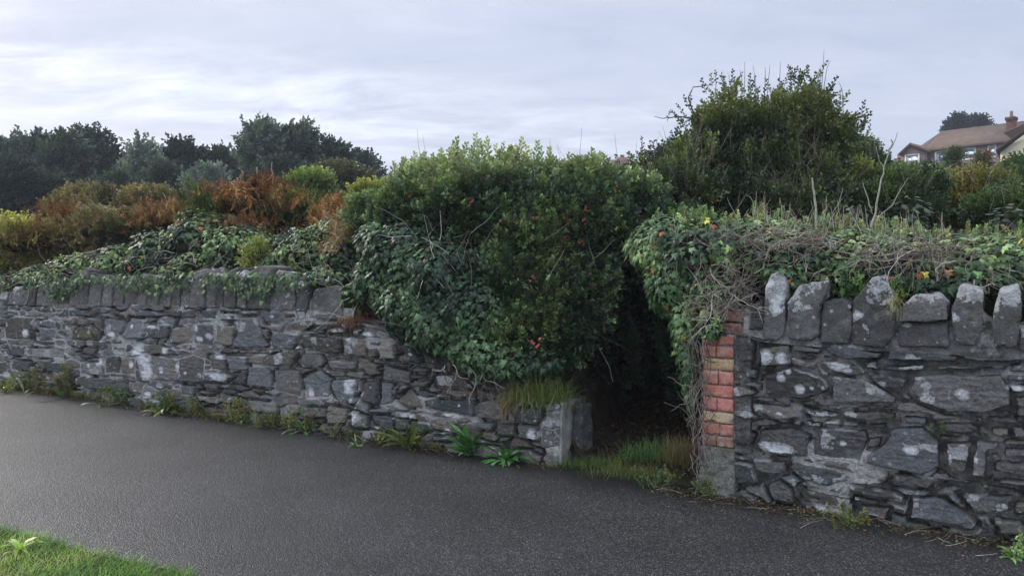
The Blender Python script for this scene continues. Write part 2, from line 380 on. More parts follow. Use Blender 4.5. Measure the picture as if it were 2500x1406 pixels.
ZR = lambda L: [[(1600+x/1.662, 560+y/1.662) for x, y in p] for p in L]
Z1 = lambda L: [[(x/2.778, 560+y/2.778) for x, y in p] for p in L]
Z2 = lambda L: [[(800+x/2.778, 700+y/2.778) for x, y in p] for p in L]
RST = ZR([[(420,475),(545,465),(560,550),(430,560)],[(555,465),(670,478),(668,505),(560,500)],[(550,512),(650,540),(645,570),(555,550)],
[(680,470),(760,470),(925,500),(915,525),(770,535),(690,500)],[(650,525),(770,540),(840,555),(850,590),(780,600),(700,570)],
[(440,590),(560,555),(690,600),(710,640),(680,670),(600,690),(440,670)],[(715,590),(860,605),(980,680),(970,710),(720,705)],
[(855,570),(1025,605),(990,675),(930,655),(860,600)],[(935,490),(1080,480),(1235,515),(1230,540),(940,535)],[(905,550),(1095,545),(1090,575),(950,580)],
[(1245,505),(1460,515),(1465,540),(1250,535)],[(1130,550),(1210,548),(1430,555),(1420,572),(1140,575)],
[(1050,590),(1405,585),(1440,640),(1445,715),(1340,750),(1180,740),(1075,700),(1030,650)],[(1420,585),(1530,585),(1530,620),(1430,620)],
[(1430,630),(1540,625),(1540,665),(1440,660)],[(1455,675),(1560,675),(1560,770),(1458,760)],[(385,700),(560,715),(590,765),(510,775),(400,740)],
[(595,715),(740,740),(740,765),(650,765),(590,740)],[(760,735),(980,740),(975,775),(870,780),(770,760)],[(750,775),(860,782),(855,800),(770,800)],
[(870,785),(940,785),(935,810),(880,808)],[(1000,750),(1110,760),(1100,795),(1010,790)],[(1140,785),(1280,780),(1330,820),(1250,835),(1145,820)],
[(1340,755),(1480,765),(1470,790),(1345,785)],[(1360,800),(1440,805),(1440,840),(1370,845)],[(595,775),(670,780),(670,805),(600,800)],
[(430,805),(560,800),(635,830),(620,920),(440,905),(405,870)],[(660,800),(855,810),(870,840),(835,940),(640,915),(640,860)],
[(865,840),(925,840),(910,880),(850,900)],[(960,800),(1080,795),(1160,860),(1155,960),(1080,995),(850,945),(860,910),(920,870)],
[(1175,860),(1290,860),(1265,985),(1190,990)],[(1300,850),(1405,860),(1400,895),(1355,900),(1340,1010),(1270,1000)],
[(1410,885),(1540,890),(1540,930),(1408,925)],[(1370,935),(1520,945),(1520,1000),(1360,985)],[(390,925),(530,940),(540,985),(470,1000),(410,975)],
[(540,960),(570,940),(790,985),(785,1015),(700,1045),(590,1010)],[(800,955),(930,985),(940,1020),(820,1000)],[(965,985),(1130,1010),(1110,1050),(960,1035)],
[(1140,995),(1305,1020),(1290,1035),(1150,1015)],[(305,930),(400,960),(415,1035),(335,1035)],[(450,1040),(500,1010),(560,1050),(570,1115),(480,1105)],
[(590,1040),(790,1085),(810,1150),(600,1105)],[(780,1030),(920,1050),(1010,1080),(1000,1110),(800,1070)],[(920,1040),(1050,1050),(1130,1065),(1100,1085),(1010,1075)],
[(1035,1080),(1180,1085),(1310,1190),(1290,1220),(1030,1170)],[(1230,1065),(1460,1075),(1440,1150),(1290,1150)],[(1310,1030),(1430,1045),(1480,1060),(1480,1075),(1320,1050)],
[(1460,1100),(1560,1110),(1560,1160),(1450,1155)],[(820,1110),(960,1130),(940,1180),(840,1160)],[(335,450),(410,450),(405,540),(340,540)],[(360,560),(420,570),(410,605),(365,600)],
[(1380,1010),(1450,1010),(1530,1020),(1530,1050),(1390,1030)],[(1360,1170),(1480,1175),(1540,1240),(1400,1230)]])
LST = Z1([[(1130,540),(1250,545),(1240,590),(1130,595)],[(1260,550),(1350,545),(1350,600),(1250,605)],[(1380,540),(1490,545),(1480,605),(1370,600)],
[(1505,565),(1630,570),(1625,615),(1500,620)],[(1620,545),(1740,550),(1735,580),(1640,578)],[(1660,590),(1740,590),(1790,700),(1825,790),(1800,810),(1600,800),(1600,760),(1640,680)],
[(1480,640),(1610,650),(1590,790),(1475,795)],[(1340,640),(1470,640),(1460,780),(1340,770)],[(1780,560),(1900,555),(1940,620),(1880,650),(1800,630)],
[(1925,560),(2010,565),(2020,595),(1950,600)],[(1840,700),(2040,705),(2020,780),(1980,820),(1830,800)],[(1960,640),(2140,600),(2130,650),(2050,700),(1940,690)],
[(2055,710),(2310,740),(2320,840),(2200,845),(2060,800)],[(2320,720),(2500,740),(2490,865),(2330,850)],[(2140,560),(2300,565),(2290,615),(2150,610)],
[(1560,850),(1690,850),(1690,960),(1560,955)],[(1450,850),(1545,845),(1545,960),(1450,940)],[(1700,855),(1820,850),(1800,920),(1700,915)],
[(1800,880),(1900,830),(2030,830),(1990,930),(1830,925)],[(2060,835),(2180,840),(2210,900),(2180,950),(2030,920)],[(2215,880),(2440,895),(2430,950),(2240,945)],
[(2350,955),(2490,960),(2480,1010),(2360,1000)],[(1690,930),(1830,925),(1860,1010),(1850,1080),(1675,1060)],[(1875,945),(2040,950),(2060,1050),(2050,1130),(1870,1080)],
[(2060,1000),(2180,950),(2265,1010),(2250,1130),(2090,1140),(2070,1060)],[(2280,1010),(2420,1010),(2440,1100),(2400,1190),(2290,1130),(2260,1060)],
[(1410,970),(1540,970),(1600,1000),(1540,1040),(1410,1030)],[(1240,870),(1330,850),(1400,880),(1400,1040),(1250,1030)],[(1350,1090),(1480,1095),(1470,1120),(1360,1115)],
[(1690,1150),(1900,1170),(1900,1250),(1720,1230)],[(900,590),(990,610),(990,740),(840,740),(860,680)],[(720,600),(870,620),(820,740),(720,730)],
[(1010,640),(1170,650),(1160,740),(1000,740)],[(1180,680),(1310,640),(1330,770),(1200,770)],[(570,800),(690,800),(660,850),(560,840)],[(780,790),(870,790),(860,830),(780,825)],
[(730,860),(830,855),(830,970),(730,970)],[(840,870),(930,870),(930,980),(840,970)],[(1060,860),(1100,850),(1230,880),(1220,1030),(1060,1020)],
[(480,540),(620,550),(630,590),(480,590)],[(500,660),(650,650),(700,700),(690,740),(500,740)],[(290,660),(390,670),(390,740),(290,740)],[(40,620),(130,590),(250,600),(250,740),(50,740)],
[(100,780),(200,790),(190,860),(100,850)],[(240,800),(450,810),(440,880),(240,870)],[(0,900),(60,900),(60,980),(0,980)],[(90,880),(230,890),(220,960),(90,950)],[(330,890),(460,900),(450,970),(330,960)],
[(560,900),(700,900),(700,990),(560,980)],[(600,1000),(900,1010),(880,1090),(600,1080)],[(930,950),(1040,960),(1030,1040),(940,1030)],[(1250,1050),(1340,1060),(1330,1120),(1250,1110)]])+\
Z2([[(285,415),(350,410),(350,480),(280,480)],[(290,370),(360,370),(355,400),(295,400)],[(380,345),(470,380),(465,490),(360,495)],[(220,330),(290,240),(355,250),(365,350),(240,340)],
[(500,380),(560,390),(660,500),(640,525),(560,510)],[(480,480),(550,440),(580,520),(490,510)],[(660,450),(800,480),(800,540),(670,520)],[(400,530),(570,570),(570,660),(380,630)],
[(590,540),(700,545),(700,580),(600,585)],[(740,590),(920,600),(1000,690),(740,680)],[(600,640),(720,620),(690,680),(590,690)],[(250,640),(350,630),(350,800),(250,770)],
[(360,640),(450,650),(450,790),(370,800)],[(460,780),(560,690),(650,760),(660,820),(560,820)],[(460,670),(500,670),(480,740),(450,740)],[(660,760),(1020,760),(1000,880),(860,850),(680,820)],
[(1030,770),(1210,780),(1220,910),(1020,890)],[(1230,800),(1480,820),(1450,920),(1300,910)],[(1160,920),(1280,930),(1290,1010),(1160,1000)],[(1300,920),(1450,940),(1440,1040),(1310,1020)],
[(700,880),(880,900),(900,1000),(720,960)],[(990,910),(1140,920),(1130,970),(1000,960)],[(720,1000),(870,1020),(850,1050),(720,1040)],[(0,800),(140,820),(130,930),(0,930)],
[(160,830),(290,870),(280,960),(170,950)],[(300,820),(440,820),(430,860),(300,850)],[(360,560),(375,530),(385,560),(370,575)]])
# white lichen patches: (px, py, rx, ry) in photo pixels on the wall face
LR = [(1600+x/1.662, 560+y/1.662, a/1.662, b/1.662) for x, y, a, b in [(455,515,28,30),(515,520,25,28),(590,645,24,20),(745,550,45,22),(500,885,75,26),(1250,665,32,24),(1040,890,34,20),
 (505,745,14,8),(650,1000,12,12),(690,1125,110,16),(1190,920,18,35),(1300,935,12,20),(515,600,20,16),(780,570,20,10),(765,865,14,12),(1460,640,40,12),(880,1165,60,14),(640,640,10,8),(1390,555,30,8),(545,575,12,14),(685,640,8,8)]]
LL = [(x/2.778, 560+y/2.778, a/2.778, b/2.778) for x, y, a, b in [(955,830,48,62),(1000,890,52,64),(1010,965,48,56),(770,715,25,30),(210,700,25,30),(300,625,14,18),(1140,820,22,26),(905,915,16,28),(1290,500,24,30),
 (1020,1120,28,26),(440,625,14,12),(1350,670,18,28),(1370,740,28,20),(1440,720,30,20),(915,655,12,18),(720,690,10,30),(1285,970,12,12),(1500,1000,70,30),(1515,865,30,18),(2400,1030,25,30),(2390,1090,40,24),(2120,1110,24,40),
 (2030,805,20,18),(1850,590,14,12),(695,900,16,28),(620,920,14,20),(170,990,30,30),(60,980,24,20),(295,740,12,14),(1220,930,12,40),(1120,950,14,30),(1050,660,40,14),(1560,600,30,14),(2450,1100,20,24),(340,1010,14,14),(60,840,14,14)]]+\
 [(800+x/2.778, 700+y/2.778, a/2.778, b/2.778) for x, y, a, b in [(150,360,20,22),(150,660,24,40),(190,770,30,24),(235,720,22,26),(800,1000,30,26),(830,970,28,20),(60,300,20,12),(350,960,30,18),(910,800,10,10),(180,880,40,40),(1400,1000,30,50),(720,1005,16,14),(580,455,14,12),(435,325,14,8),(290,330,40,30),(560,870,60,24),(860,870,70,20)]]

def build_face(wf, ulist, ztop, polys, lich, seed, root, name, tint, fillw=.17, fillh=.055, mort_level=.5, hlo=.36):
    r = np.random.default_rng(seed)
    ul = np.array(ulist); nu = len(ul); nz = 190
    U, T = np.meshgrid(ul, np.linspace(0, 1, nz), indexing='ij'); ZT = ztop(ul)[:, None]; Zg = T*(ZT+.04)-.04
    u = U.ravel(); z = Zg.ravel()
    p3 = np.stack([u*9, z*14, 0*u], 1)
    wu = u+(fbm(p3, seed+1)-.5)*.022+(vnoise(p3*5, seed+8)-.5)*.009; wz = z+(fbm(p3, seed+2)-.5)*.016+(vnoise(p3*5, seed+9)-.5)*.007
    best = np.full(u.shape, 1e9); sid = np.full(u.shape, -1)
    PG = [np.array([uv(wf, a, b) for a, b in pg]) for pg in polys]
    for i, pg in enumerate(PG):
        lo_ = pg.min(0)-.08; hi = pg.max(0)+.08
        m = (wu > lo_[0]) & (wu < hi[0]) & (wz > lo_[1]) & (wz < hi[1])
        if not m.any(): continue
        d = sdpoly(wu[m], wz[m], pg); q = best[m]; s = sid[m]; l = d < q; q[l] = d[l]; s[l] = i; best[m] = q; sid[m] = s
    # filler rubble: rows of uneven thin stones wherever nothing is traced
    seeds = []; zc_ = 0.0; umin, umax = ul.min(), ul.max()
    while zc_ < ztop(ul).max()+.1:
        h = r.uniform(.6, 1.7)*fillh; x = umin-r.uniform(0, fillw)
        while x < umax+.1:
            wdt = r.uniform(.45, 1.7)*fillw; seeds.append((x+wdt/2, zc_+h/2+r.normal(0, .012), wdt, h*r.uniform(.85, 1.15))); x += wdt
        zc_ += h
    S = np.array(seeds); keep = np.ones(len(S), bool)
    for pg in PG: keep &= sdpoly(S[:, 0], S[:, 1], pg) > .012
    S = S[keep]
    tree_k = None
    d1 = np.full(u.shape, 1e9); d2 = np.full(u.shape, 1e9); i1 = np.full(u.shape, -1)
    for j in range(len(S)):
        m = np.where((np.abs(wu-S[j, 0]) < .35) & (np.abs(wz-S[j, 1]) < .17))[0]
        if not len(m): continue
        a = np.abs(wu[m]-S[j, 0])-S[j, 2]*.5; b_ = np.abs(wz[m]-S[j, 1])-S[j, 3]*.5
        d = np.maximum(a, b_)+.25*np.minimum(a, b_)
        q1 = d1[m]; q2 = d2[m]; ii = i1[m]; l = d < q1
        q2 = np.where(l, q1, np.minimum(q2, d)); q1 = np.where(l, d, q1); ii[l] = j; d1[m] = q1; d2[m] = q2; i1[m] = ii
    e_f = np.minimum((d2-d1)*.5, best-.008)          # inside distance of filler stones
    isp = best < 0.002
    e = np.where(isp, -best+.002, e_f); ID = np.where(isp, sid, 1000+i1)
    nid = 1000+len(S)+1; rr = r.random((nid, 8))
    off = rr[ID, 0]; gx = (rr[ID, 1]-.5)*.28; gz = (rr[ID, 2]-.5)*.28
    cu = np.zeros(nid); cz = np.zeros(nid)
    for i, pg in enumerate(PG): cu[i], cz[i] = pg.mean(0)
    cu[1000:1000+len(S)] = S[:, 0]; cz[1000:1000+len(S)] = S[:, 1]
    gap = .0035+.008*fbm(np.stack([u*3, z*3, 0*u], 1), seed+4)
    ms = sst(gap-.002, gap+.004, e)                      # 1 on stone
    rise = sst(gap-.002, gap+.009, e)
    hollow = sst(hlo, hlo+.14, fbm(np.stack([u*2.3, z*3.1, 0*u+4], 1), seed+5)-(.16*sst(3.5, 5.5, u) if hlo > .3 else 0))   # where the pointing has gone
    rough = (fbm(np.stack([u*28, z*40, 0*u], 1), seed+6, 4)-.5)
    face = .016+.030*off+gx*(u-cu[ID])*.8+gz*1.3*(z-cz[ID])+rough*.020+np.abs(vnoise(np.stack([u*9, z*60, ID*1.0], 1), seed)-.5)*.010
    mort = .006-.085*hollow+(fbm(np.stack([u*40, z*40, 0*u], 1), seed+7)-.5)*.016+.012*(1-hollow)
    H = mort*(1-rise)+np.clip(face, -.01, .075)*rise
    big = (fbm(np.stack([u*.9, z*1.2, 0*u], 1), seed+11)-.5)*.03; H = H+big
    base = np.array(tint)*(.5+.95*rr[ID, 3])[:, None]
    warm = (rr[ID, 4] > .72)[:, None]; base = np.where(warm, base*np.array([1.10, 1.03, .93]), base)
    cold = (rr[ID, 4] < .25)[:, None]; base = np.where(cold, base*np.array([.88, .97, 1.08]), base)
    light = (rr[ID, 5] > .95)[:, None] & isp[:, None]; base = np.where(light, base*2.4, base)
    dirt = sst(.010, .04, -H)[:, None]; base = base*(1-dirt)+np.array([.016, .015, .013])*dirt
    M = np.zeros((len(u), 3)); M[:, 0] = (1-ms)*(1-.9*hollow)
    smear = sst(.56, .70, fbm(np.stack([u*3.1, z*4.5, 0*u+2], 1), seed+21, 4)+(.07*sst(3, 5.5, u) if hlo > .3 else 0))*sst(.045, .0, e)
    M[:, 0] = np.maximum(M[:, 0], smear*(.85 if mort_level >= .5 else .75))
    for (px, py, a, b_) in lich:
        c0 = uv(wf, px, py); c1 = uv(wf, px+a, py); c2 = uv(wf, px, py+b_)
        ra = abs(c1[0]-c0[0]); rb = abs(c2[1]-c0[1])
        q = 1-np.sqrt(((u-c0[0])/ra)**2+((z-c0[1])/rb)**2)
        M[:, 1] = np.maximum(M[:, 1], np.clip(q*1.1+.52, 0, 1)*(q > -.6))
    lr = fbm(np.stack([u*6, z*6, 0*u+9], 1), seed+13); M[:, 1] = np.maximum(M[:, 1], sst(.57, .77, lr)*.68*rise)
    M[:, 2] = np.clip(1.0-z*2.2, 0, 1)*.8+.25*sst(.5, .7, fbm(np.stack([u*1.5, z*2, 0*u], 1), seed+15))
    V = W3(wf, u, z, H); idx = np.arange(nu*nz).reshape(nu, nz)
    Fq = np.stack([idx[:-1, :-1], idx[1:, :-1], idx[1:, 1:], idx[:-1, 1:]], -1).reshape(-1, 4)
    # back, top and ends: same mesh, a prism behind the face
    ku = ul[::8] if ul[-1] == ul[::8][-1] else np.append(ul[::8], ul[-1]); zt = ztop(ku); m = len(ku)
    ring = []
    for o_, zz in ((-.0, zt*0-.05), (-.0, zt), (-.48, zt-.01), (-.48, zt*0-.05)): ring.append(W3(wf, ku, zz, o_))
    ring[0] = W3(wf, ku, zt*0-.05, -.05); ring[1] = W3(wf, ku, zt, -.045)
    RV = np.concatenate(ring); b0 = len(V); Fb = []
    for q in range(4):
        q2 = (q+1) % 4
        for j in range(m-1): Fb.append((b0+q*m+j, b0+q*m+j+1, b0+q2*m+j+1, b0+q2*m+j))
    for j in (0, m-1): Fb.append((b0+j, b0+m+j, b0+2*m+j, b0+3*m+j))
    # lip joining face to top
    tops = idx[::8, -1] if ul[-1] == ul[::8][-1] else np.append(idx[::8, -1], idx[-1, -1])
    for j in range(m-1): Fb.append((tops[j], tops[j+1], b0+m+j+1, b0+m+j))
    V = np.concatenate([V, RV]); base = np.concatenate([base, np.full((len(RV), 3), .09)*[1, .97, .9]]); M = np.concatenate([M, np.zeros((len(RV), 3))+[.5, 0, .5]])
    return mesh(name, V, [Fq, np.array(Fb)], M_stone, root, cols=base, masks=M, smooth=False)

def coping(wf, pg, root, tint, seed, proud=.03, thick=.34, lean=0.0, lich=.6, toplich=.35):
    """one upright coping stone: outline (u,z) with real thickness, chipped and rounded"""
    r = np.random.default_rng(seed); pg = np.array(pg, float)
    c = pg.mean(0); bm = bmesh.new()
    if ((pg[:, 0]*np.roll(pg[:, 1], -1)-np.roll(pg[:, 0], -1)*pg[:, 1]).sum()) < 0: pg = pg[::-1]
    th = thick*r.uniform(.8, 1.1); zb = pg[:, 1].min(); zt = pg[:, 1].max()
    A = []; B = []
    for (u, z) in pg:
        t = (z-zb)/max(zt-zb, .01)
        bu = c[0]+(u-c[0])*r.uniform(.88, 1.0); bz = z+lean*t+r.uniform(-.03, .02)*t
        A.append(bm.verts.new(W3(wf, u, z, proud+r.uniform(-.012, .012)-.05*t**2)))
        B.append(bm.verts.new(W3(wf, bu, bz, proud-th+r.uniform(-.02, .02))))
    n = len(pg); bm.faces.new(A); bm.faces.new(B[::-1])
    for i in range(n): bm.faces.new((A[(i+1) % n], A[i], B[i], B[(i+1) % n]))
    bmesh.ops.recalc_face_normals(bm, faces=bm.faces)
    bmesh.ops.bevel(bm, geom=list(bm.edges)+list(bm.verts), offset=.006, segments=1, affect='EDGES', profile=.6, clamp_overlap=True)
    bmesh.ops.triangulate(bm, faces=bm.faces)
    for _ in range(4):
        es = [e for e in bm.edges if e.calc_length() > .022]
        if not es: break
        bmesh.ops.subdivide_edges(bm, edges=es, cuts=1); bmesh.ops.triangulate(bm, faces=bm.faces)
    bm.normal_update()
    co = np.array([v.co[:] for v in bm.verts]); no = np.array([v.normal[:] for v in bm.verts])
    co = co+no*((fbm(co*30+seed*3.1, 1, 4)-.5)*.026+(fbm(co*9+seed, 2)-.5)*.008)[:, None]
    fs = np.array([[v.index for v in f.verts] for f in bm.faces]); bm.free()
    k = r.uniform(.5, 1.35); cc = np.tile(np.array(tint)*k, (len(co), 1))
    M = np.zeros((len(co), 3)); t = (co[:, 2]-zb)/max(zt-zb, .01)
    patch = fbm(co*11+seed*1.7, 4)
    M[:, 1] = np.clip(sst(1-toplich-.25, 1-toplich+.25, t+(patch-.5)*1.1)*lich*.72+sst(.58, .72, patch)*.6*lich, 0, 1)
    M[:, 2] = .15+.3*(r.random() < .3)
    o = mesh('coping_stone', co, [fs], M_stone, root, cols=cc, masks=M, smooth=False); return o

# left wall
def zt_left(u):
    # tops measured on the photograph: full height beyond u=2.4, broken down towards the entrance
    return np.interp(u, [0, .35, .8, 1.05, 1.35, 1.9, 2.15, 2.5, 3, 5, 8, 14], [.50, .50, .62, .66, .85, 1.0, 1.08, 1.16, 1.19, 1.17, 1.10, 1.1])
wl = thing('stone_wall', (.39, 6.25, 0), 'long grey rubble stone wall left of the opening, with upright coping stones and white lichen', 'wall')
us = [0.0]
while us[-1] < 13.2: us.append(us[-1]+(.0062+.0009*us[-1] if us[-1] < 8.3 else .03))
build_face(LW, us, zt_left, LST, LL, 21, wl, 'stonework', (.118, .114, .106), fillw=.21, fillh=.062)
cb = [(0,60,420),(62,130,400),(132,200,392),(205,250,385),(255,322,370),(326,402,360),(405,472,350),(480,545,368),(550,612,262),(615,702,300),(705,775,340),(780,842,352),(845,937,338),(940,1002,306),(1005,1082,330),
      (1085,1162,330),(1165,1232,300),(1236,1296,318),(1300,1402,284),(1405,1472,292),(1475,1524,378),(1528,1612,280),(1615,1682,300),(1685,1832,262),(1835,1927,300),(1930,2012,332),(2015,2098,296),(2102,2330,392)]
rc = np.random.default_rng(4)
for i, (a, b, top) in enumerate(cb):
    ua = uv(LW, b/2.778, 800)[0]+.004; ub = uv(LW, a/2.778, 800)[0]-.004
    zb = min(float(zt_left(np.array([ua]))[0]), float(zt_left(np.array([ub]))[0]))-.02
    zt_ = uv(LW, (a+b)/2/2.778, 560+top/2.778)[1]; sk = rc.uniform(-.03, .03); zt_ += rc.uniform(-.05, .045)
    wdt = ub-ua; n_top = rc.uniform(.25, .75)
    pg = [(ua, zb), (ub, zb), (ub-rc.uniform(0, .01), zb+(zt_-zb)*.55), (ub+sk-rc.uniform(0, .02), zt_-rc.uniform(.02, .07)), (ua+wdt*n_top+sk, zt_), (ua+sk+rc.uniform(0, .03), zt_-rc.uniform(.01, .07)), (ua+rc.uniform(0, .01), zb+(zt_-zb)*.5)]
    coping(LW, pg, wl, (.108, .104, .096), 100+i, lich=rc.choice([.35, .6, .9], p=[.5, .3, .2]), toplich=rc.uniform(.08, .3), proud=.02+rc.uniform(-.01, .02))
u_ = uv(LW, -6, 800)[0]
while u_ < 12.9:
    wdt = rc.uniform(.1, .2); zb = 1.08; h = rc.uniform(.22, .36); coping(LW, [(u_, zb), (u_+wdt, zb), (u_+wdt, zb+h*.9), (u_+wdt*.5, zb+h), (u_, zb+h*.85)], wl, (.10, .097, .092), int(u_*100)); u_ += wdt+.01
# concrete post and slate slab closing the low end of the left wall
def slab(root, name, pts_front, thick, colr, m, seed, wf=LW, out=.03, msk=(0, .2, .3), amp=.012):
    o = coping(wf, pts_front, root, colr, seed, proud=out, thick=thick, lich=.1, toplich=.02); o.name = name; return o
ux = lambda px, py: uv(LW, px, py)
o = slab(wl, 'concrete_post', [ux(1338, 1112+8), ux(1372, 1135), ux(1372, 984), ux(1340, 980), ux(1331, 1010), ux(1331, 1060)], .21, (.24, .245, .225), None, 5, out=.035)
O, D, N = LW
ew = (np.array([.405, 6.255]), N, -D)             # the wall's end face, seen inside the opening
o = slab(wl, 'slate_slab', [(.19, -.03), (.37, -.03), (.365, .30), (.35, .44), (.28, .47), (.21, .45), (.19, .2)], .10, (.10, .105, .10), None, 9, wf=ew, out=.02)

# right wall
wr = thing('stone_wall', (1.345, 5.53, 0), 'grey rubble stone wall right of the opening, with jagged coping and a brick edge', 'wall')
def zt_right(u):
    return np.interp(u, [0, .15, .27, .45, 1, 2, 4, 8], [1.10, 1.12, 1.14, 1.10, 1.09, 1.08, 1.1, 1.1])
pier_w = uv(RW, 1797, 1000)[0]
us = [pier_w]
while us[-1] < 6: us.append(us[-1]+(.0052 if us[-1] < 2.6 else .03))
build_face(RW, us, zt_right, RST, LR, 33, wr, 'stonework', (.098, .096, .091), fillw=.17, fillh=.040, mort_level=.4, hlo=.26)
CR = ZR([[(385,405),(390,310),(435,280),(442,400)],[(440,440),(447,230),(470,180),(510,168),(532,215),(527,420),(500,450)],[(545,440),(540,300),(590,225),(700,208),(695,270),(668,310),(668,425),(640,448)],
 [(672,458),(677,300),(760,285),(797,300),(800,400),(790,462)],[(805,462),(802,300),(880,195),(925,190),(975,280),(975,420),(930,478)],[(990,372),(1010,300),(1050,265),(1150,265),(1185,300),(1190,368)],[(988,470),(984,378),(1190,374),(1196,475)],
 [(1216,440),(1202,330),(1240,225),(1325,250),(1332,400),(1300,468),(1240,462)],[(1380,472),(1370,350),(1400,245),(1475,240),(1488,300),(1468,474)],[(1476,490),(1482,400),(1540,380),(1560,420),(1555,495)],[(1570,500),(1580,300),(1650,260),(1690,330),(1680,505)]])
for i, pg in enumerate(CR):
    q = [uv(RW, a, b) for a, b in pg]
    coping(RW, q, wr, (.088, .086, .081), 300+i, proud=.03+.01*(i % 3), thick=.36 if i not in (5, 6) else .34, lich=[.4, .95, .8, .5, .75, .8, .5, .9, .9, .8, .6][i], toplich=[.1, .5, .4, .12, .42, .5, .1, .5, .45, .5, .3][i], lean=.02)
u_ = uv(RW, 1600+1700/1.662, 800)[0]
while u_ < 5.9:
    wdt = rc.uniform(.16, .3); zb = 1.07; h = rc.uniform(.25, .42); coping(RW, [(u_, zb), (u_+wdt, zb), (u_+wdt, zb+h*.7), (u_+wdt*.5, zb+h), (u_, zb+h*.75)], wr, (.07, .07, .071), int(u_*100)); u_ += wdt+.02
# mortar bedding between the coping stones
def bed(wf, u0, u1, ztop, h, root, tint, seed):
    ul = np.arange(u0, u1, .012); rows = [(-.02, .004), (h*.5, -.012), (h, -.05), (h+.02, -.16), (h, -.36), (-.02, -.38)]
    V = []; M = []
    for dz, o_ in rows:
        p = np.stack([ul*14, ul*0+dz*30, ul*0+seed], 1); nz_ = fbm(p, seed)
        V.append(W3(wf, ul, ztop(ul)+dz*(.6+.8*nz_), o_+(nz_-.5)*.03))
    V = np.concatenate(V); m = len(ul); k = len(rows); i = np.arange(k*m).reshape(k, m)
    Fq = np.stack([i[:-1, :-1], i[:-1, 1:], i[1:, 1:], i[1:, :-1]], -1).reshape(-1, 4)
    mk = np.tile([.52, .1, .3], (len(V), 1)); mesh('mortar_bed', V, [Fq], M_stone, root, cols=np.tile(tint, (len(V), 1)), masks=mk, smooth=True)
bed(LW, 2.2, 13, zt_left, .16, wl, (.06, .06, .06), 3); bed(RW, pier_w+.05, 6, zt_right, .19, wr, (.08, .08, .075), 6)
# brick pier
pr = Acc(); brow = [(820,842),(845,873),(875,904),(906,938),(940,969),(971,1003),(1005,1032),(1034,1062),(1064,1090)]
ba = Acc(); bc = [(.34, .115, .075), (.36, .13, .09), (.42, .29, .14), (.42, .18, .13), (.48, .18, .13), (.46, .17, .13), (.46, .34, .19), (.36, .14, .10), (.24, .13, .095)]
rb_ = np.random.default_rng(11)
def brick(acc, u0, u1, z0, z1, out, cc, dep=.11):
    ctr = W3(RW, (u0+u1)/2, (z0+z1)/2, out-dep/2); Dv = np.array([*RW[1], 0])*(u1-u0)/2; Nv = np.array([*RW[2], 0])*dep/2
    bm = bmesh.new(); V, Fq = box_vf(ctr, Dv, Nv, np.array([0, 0, (z1-z0)/2]))
    vs2 = [bm.verts.new(v_) for v_ in V]
    for f in Fq: bm.faces.new([vs2[k] for k in f])
    bmesh.ops.recalc_face_normals(bm, faces=bm.faces)
    bmesh.ops.bevel(bm, geom=list(bm.edges), offset=.004, segments=1, affect='EDGES', clamp_overlap=True)
    bmesh.ops.triangulate(bm, faces=bm.faces)
    for _ in range(2): bmesh.ops.subdivide_edges(bm, edges=[e for e in bm.edges if e.calc_length() > .018], cuts=1); bmesh.ops.triangulate(bm, faces=bm.faces)
    bm.normal_update(); co = np.array([v_.co[:] for v_ in bm.verts]); no = np.array([v_.normal[:] for v_ in bm.verts])
    co = co+no*((fbm(co*45, 3)-.5)*.016)[:, None]
    acc.add(co, [np.array([[v_.index for v_ in f.verts] for f in bm.faces])], cc); bm.free()
for i, (y0, y1) in enumerate(brow):
    z0 = uv(RW, 1755, y1)[1]; z1 = uv(RW, 1755, y0)[1]; L_ = uv(RW, 1715, 900)[0]; Rr = pier_w-.012
    cs = np.array(bc[i])
    if i in (2, 6): cuts = [L_+.01*rb_.random(), Rr]
    elif i == 4: cuts = [L_, Rr]
    else: cuts = [L_+.01*rb_.random(), L_+(.42+.15*rb_.random())*(Rr-L_), Rr]
    for a, b in zip(cuts[:-1], cuts[1:]):
        c_ = cs*rb_.uniform(.85, 1.15)
        brick(ba, a+.004, b-.004, z0+.004, z1-.002, .01+rb_.uniform(-.006, .006), c_)
for i in range(2):                                   # the courses that carry on up behind the ivy
    z0 = 1.125+i*.085; brick(ba, uv(RW, 1745, 800)[0], uv(RW, 1825, 800)[0], z0, z0+.075, -.05, (.2, .08, .06), .2)
m, t, b = newmat('old_brick'); tcx = node(t, 'ShaderNodeTexCoord'); at = node(t, 'ShaderNodeAttribute', attribute_name='Col')
nf = noise(t, tcx.outputs['Object'], 60, 6, .65); nl_ = noise(t, tcx.outputs['Object'], 14, 5, .6)
c = mixc(t, 1.0, at.outputs['Color'], ramp(t, nf, [(.3, .65), (.7, 1.35)]), 'MULTIPLY')
c = mixc(t, ramp(t, nl_, [(.46, 0.0), (.66, .7)]), c, (.34, .29, .24)); c = mixc(t, ramp(t, noise(t, tcx.outputs['Object'], 9, 5), [(.60, 0.0), (.70, .4)]), c, (.12, .08, .06))
t.links.new(c, b.inputs['Base Color']); b.inputs['Roughness'].default_value = .85
bp = node(t, 'ShaderNodeBump'); bp.inputs['Strength'].default_value = .6; bp.inputs['Distance'].default_value = .006; t.links.new(nf, bp.inputs['Height']); t.links.new(bp.outputs[0], b.inputs['Normal'])
M_brick = m
br = thing('brick_edge', W3(RW, 0, 0), '', ''); bpy.data.objects.remove(br)
tag(ba.build('brick_edging', M_brick, wr, smooth=True), label='red and yellow weathered bricks stacked at the edge of the opening')
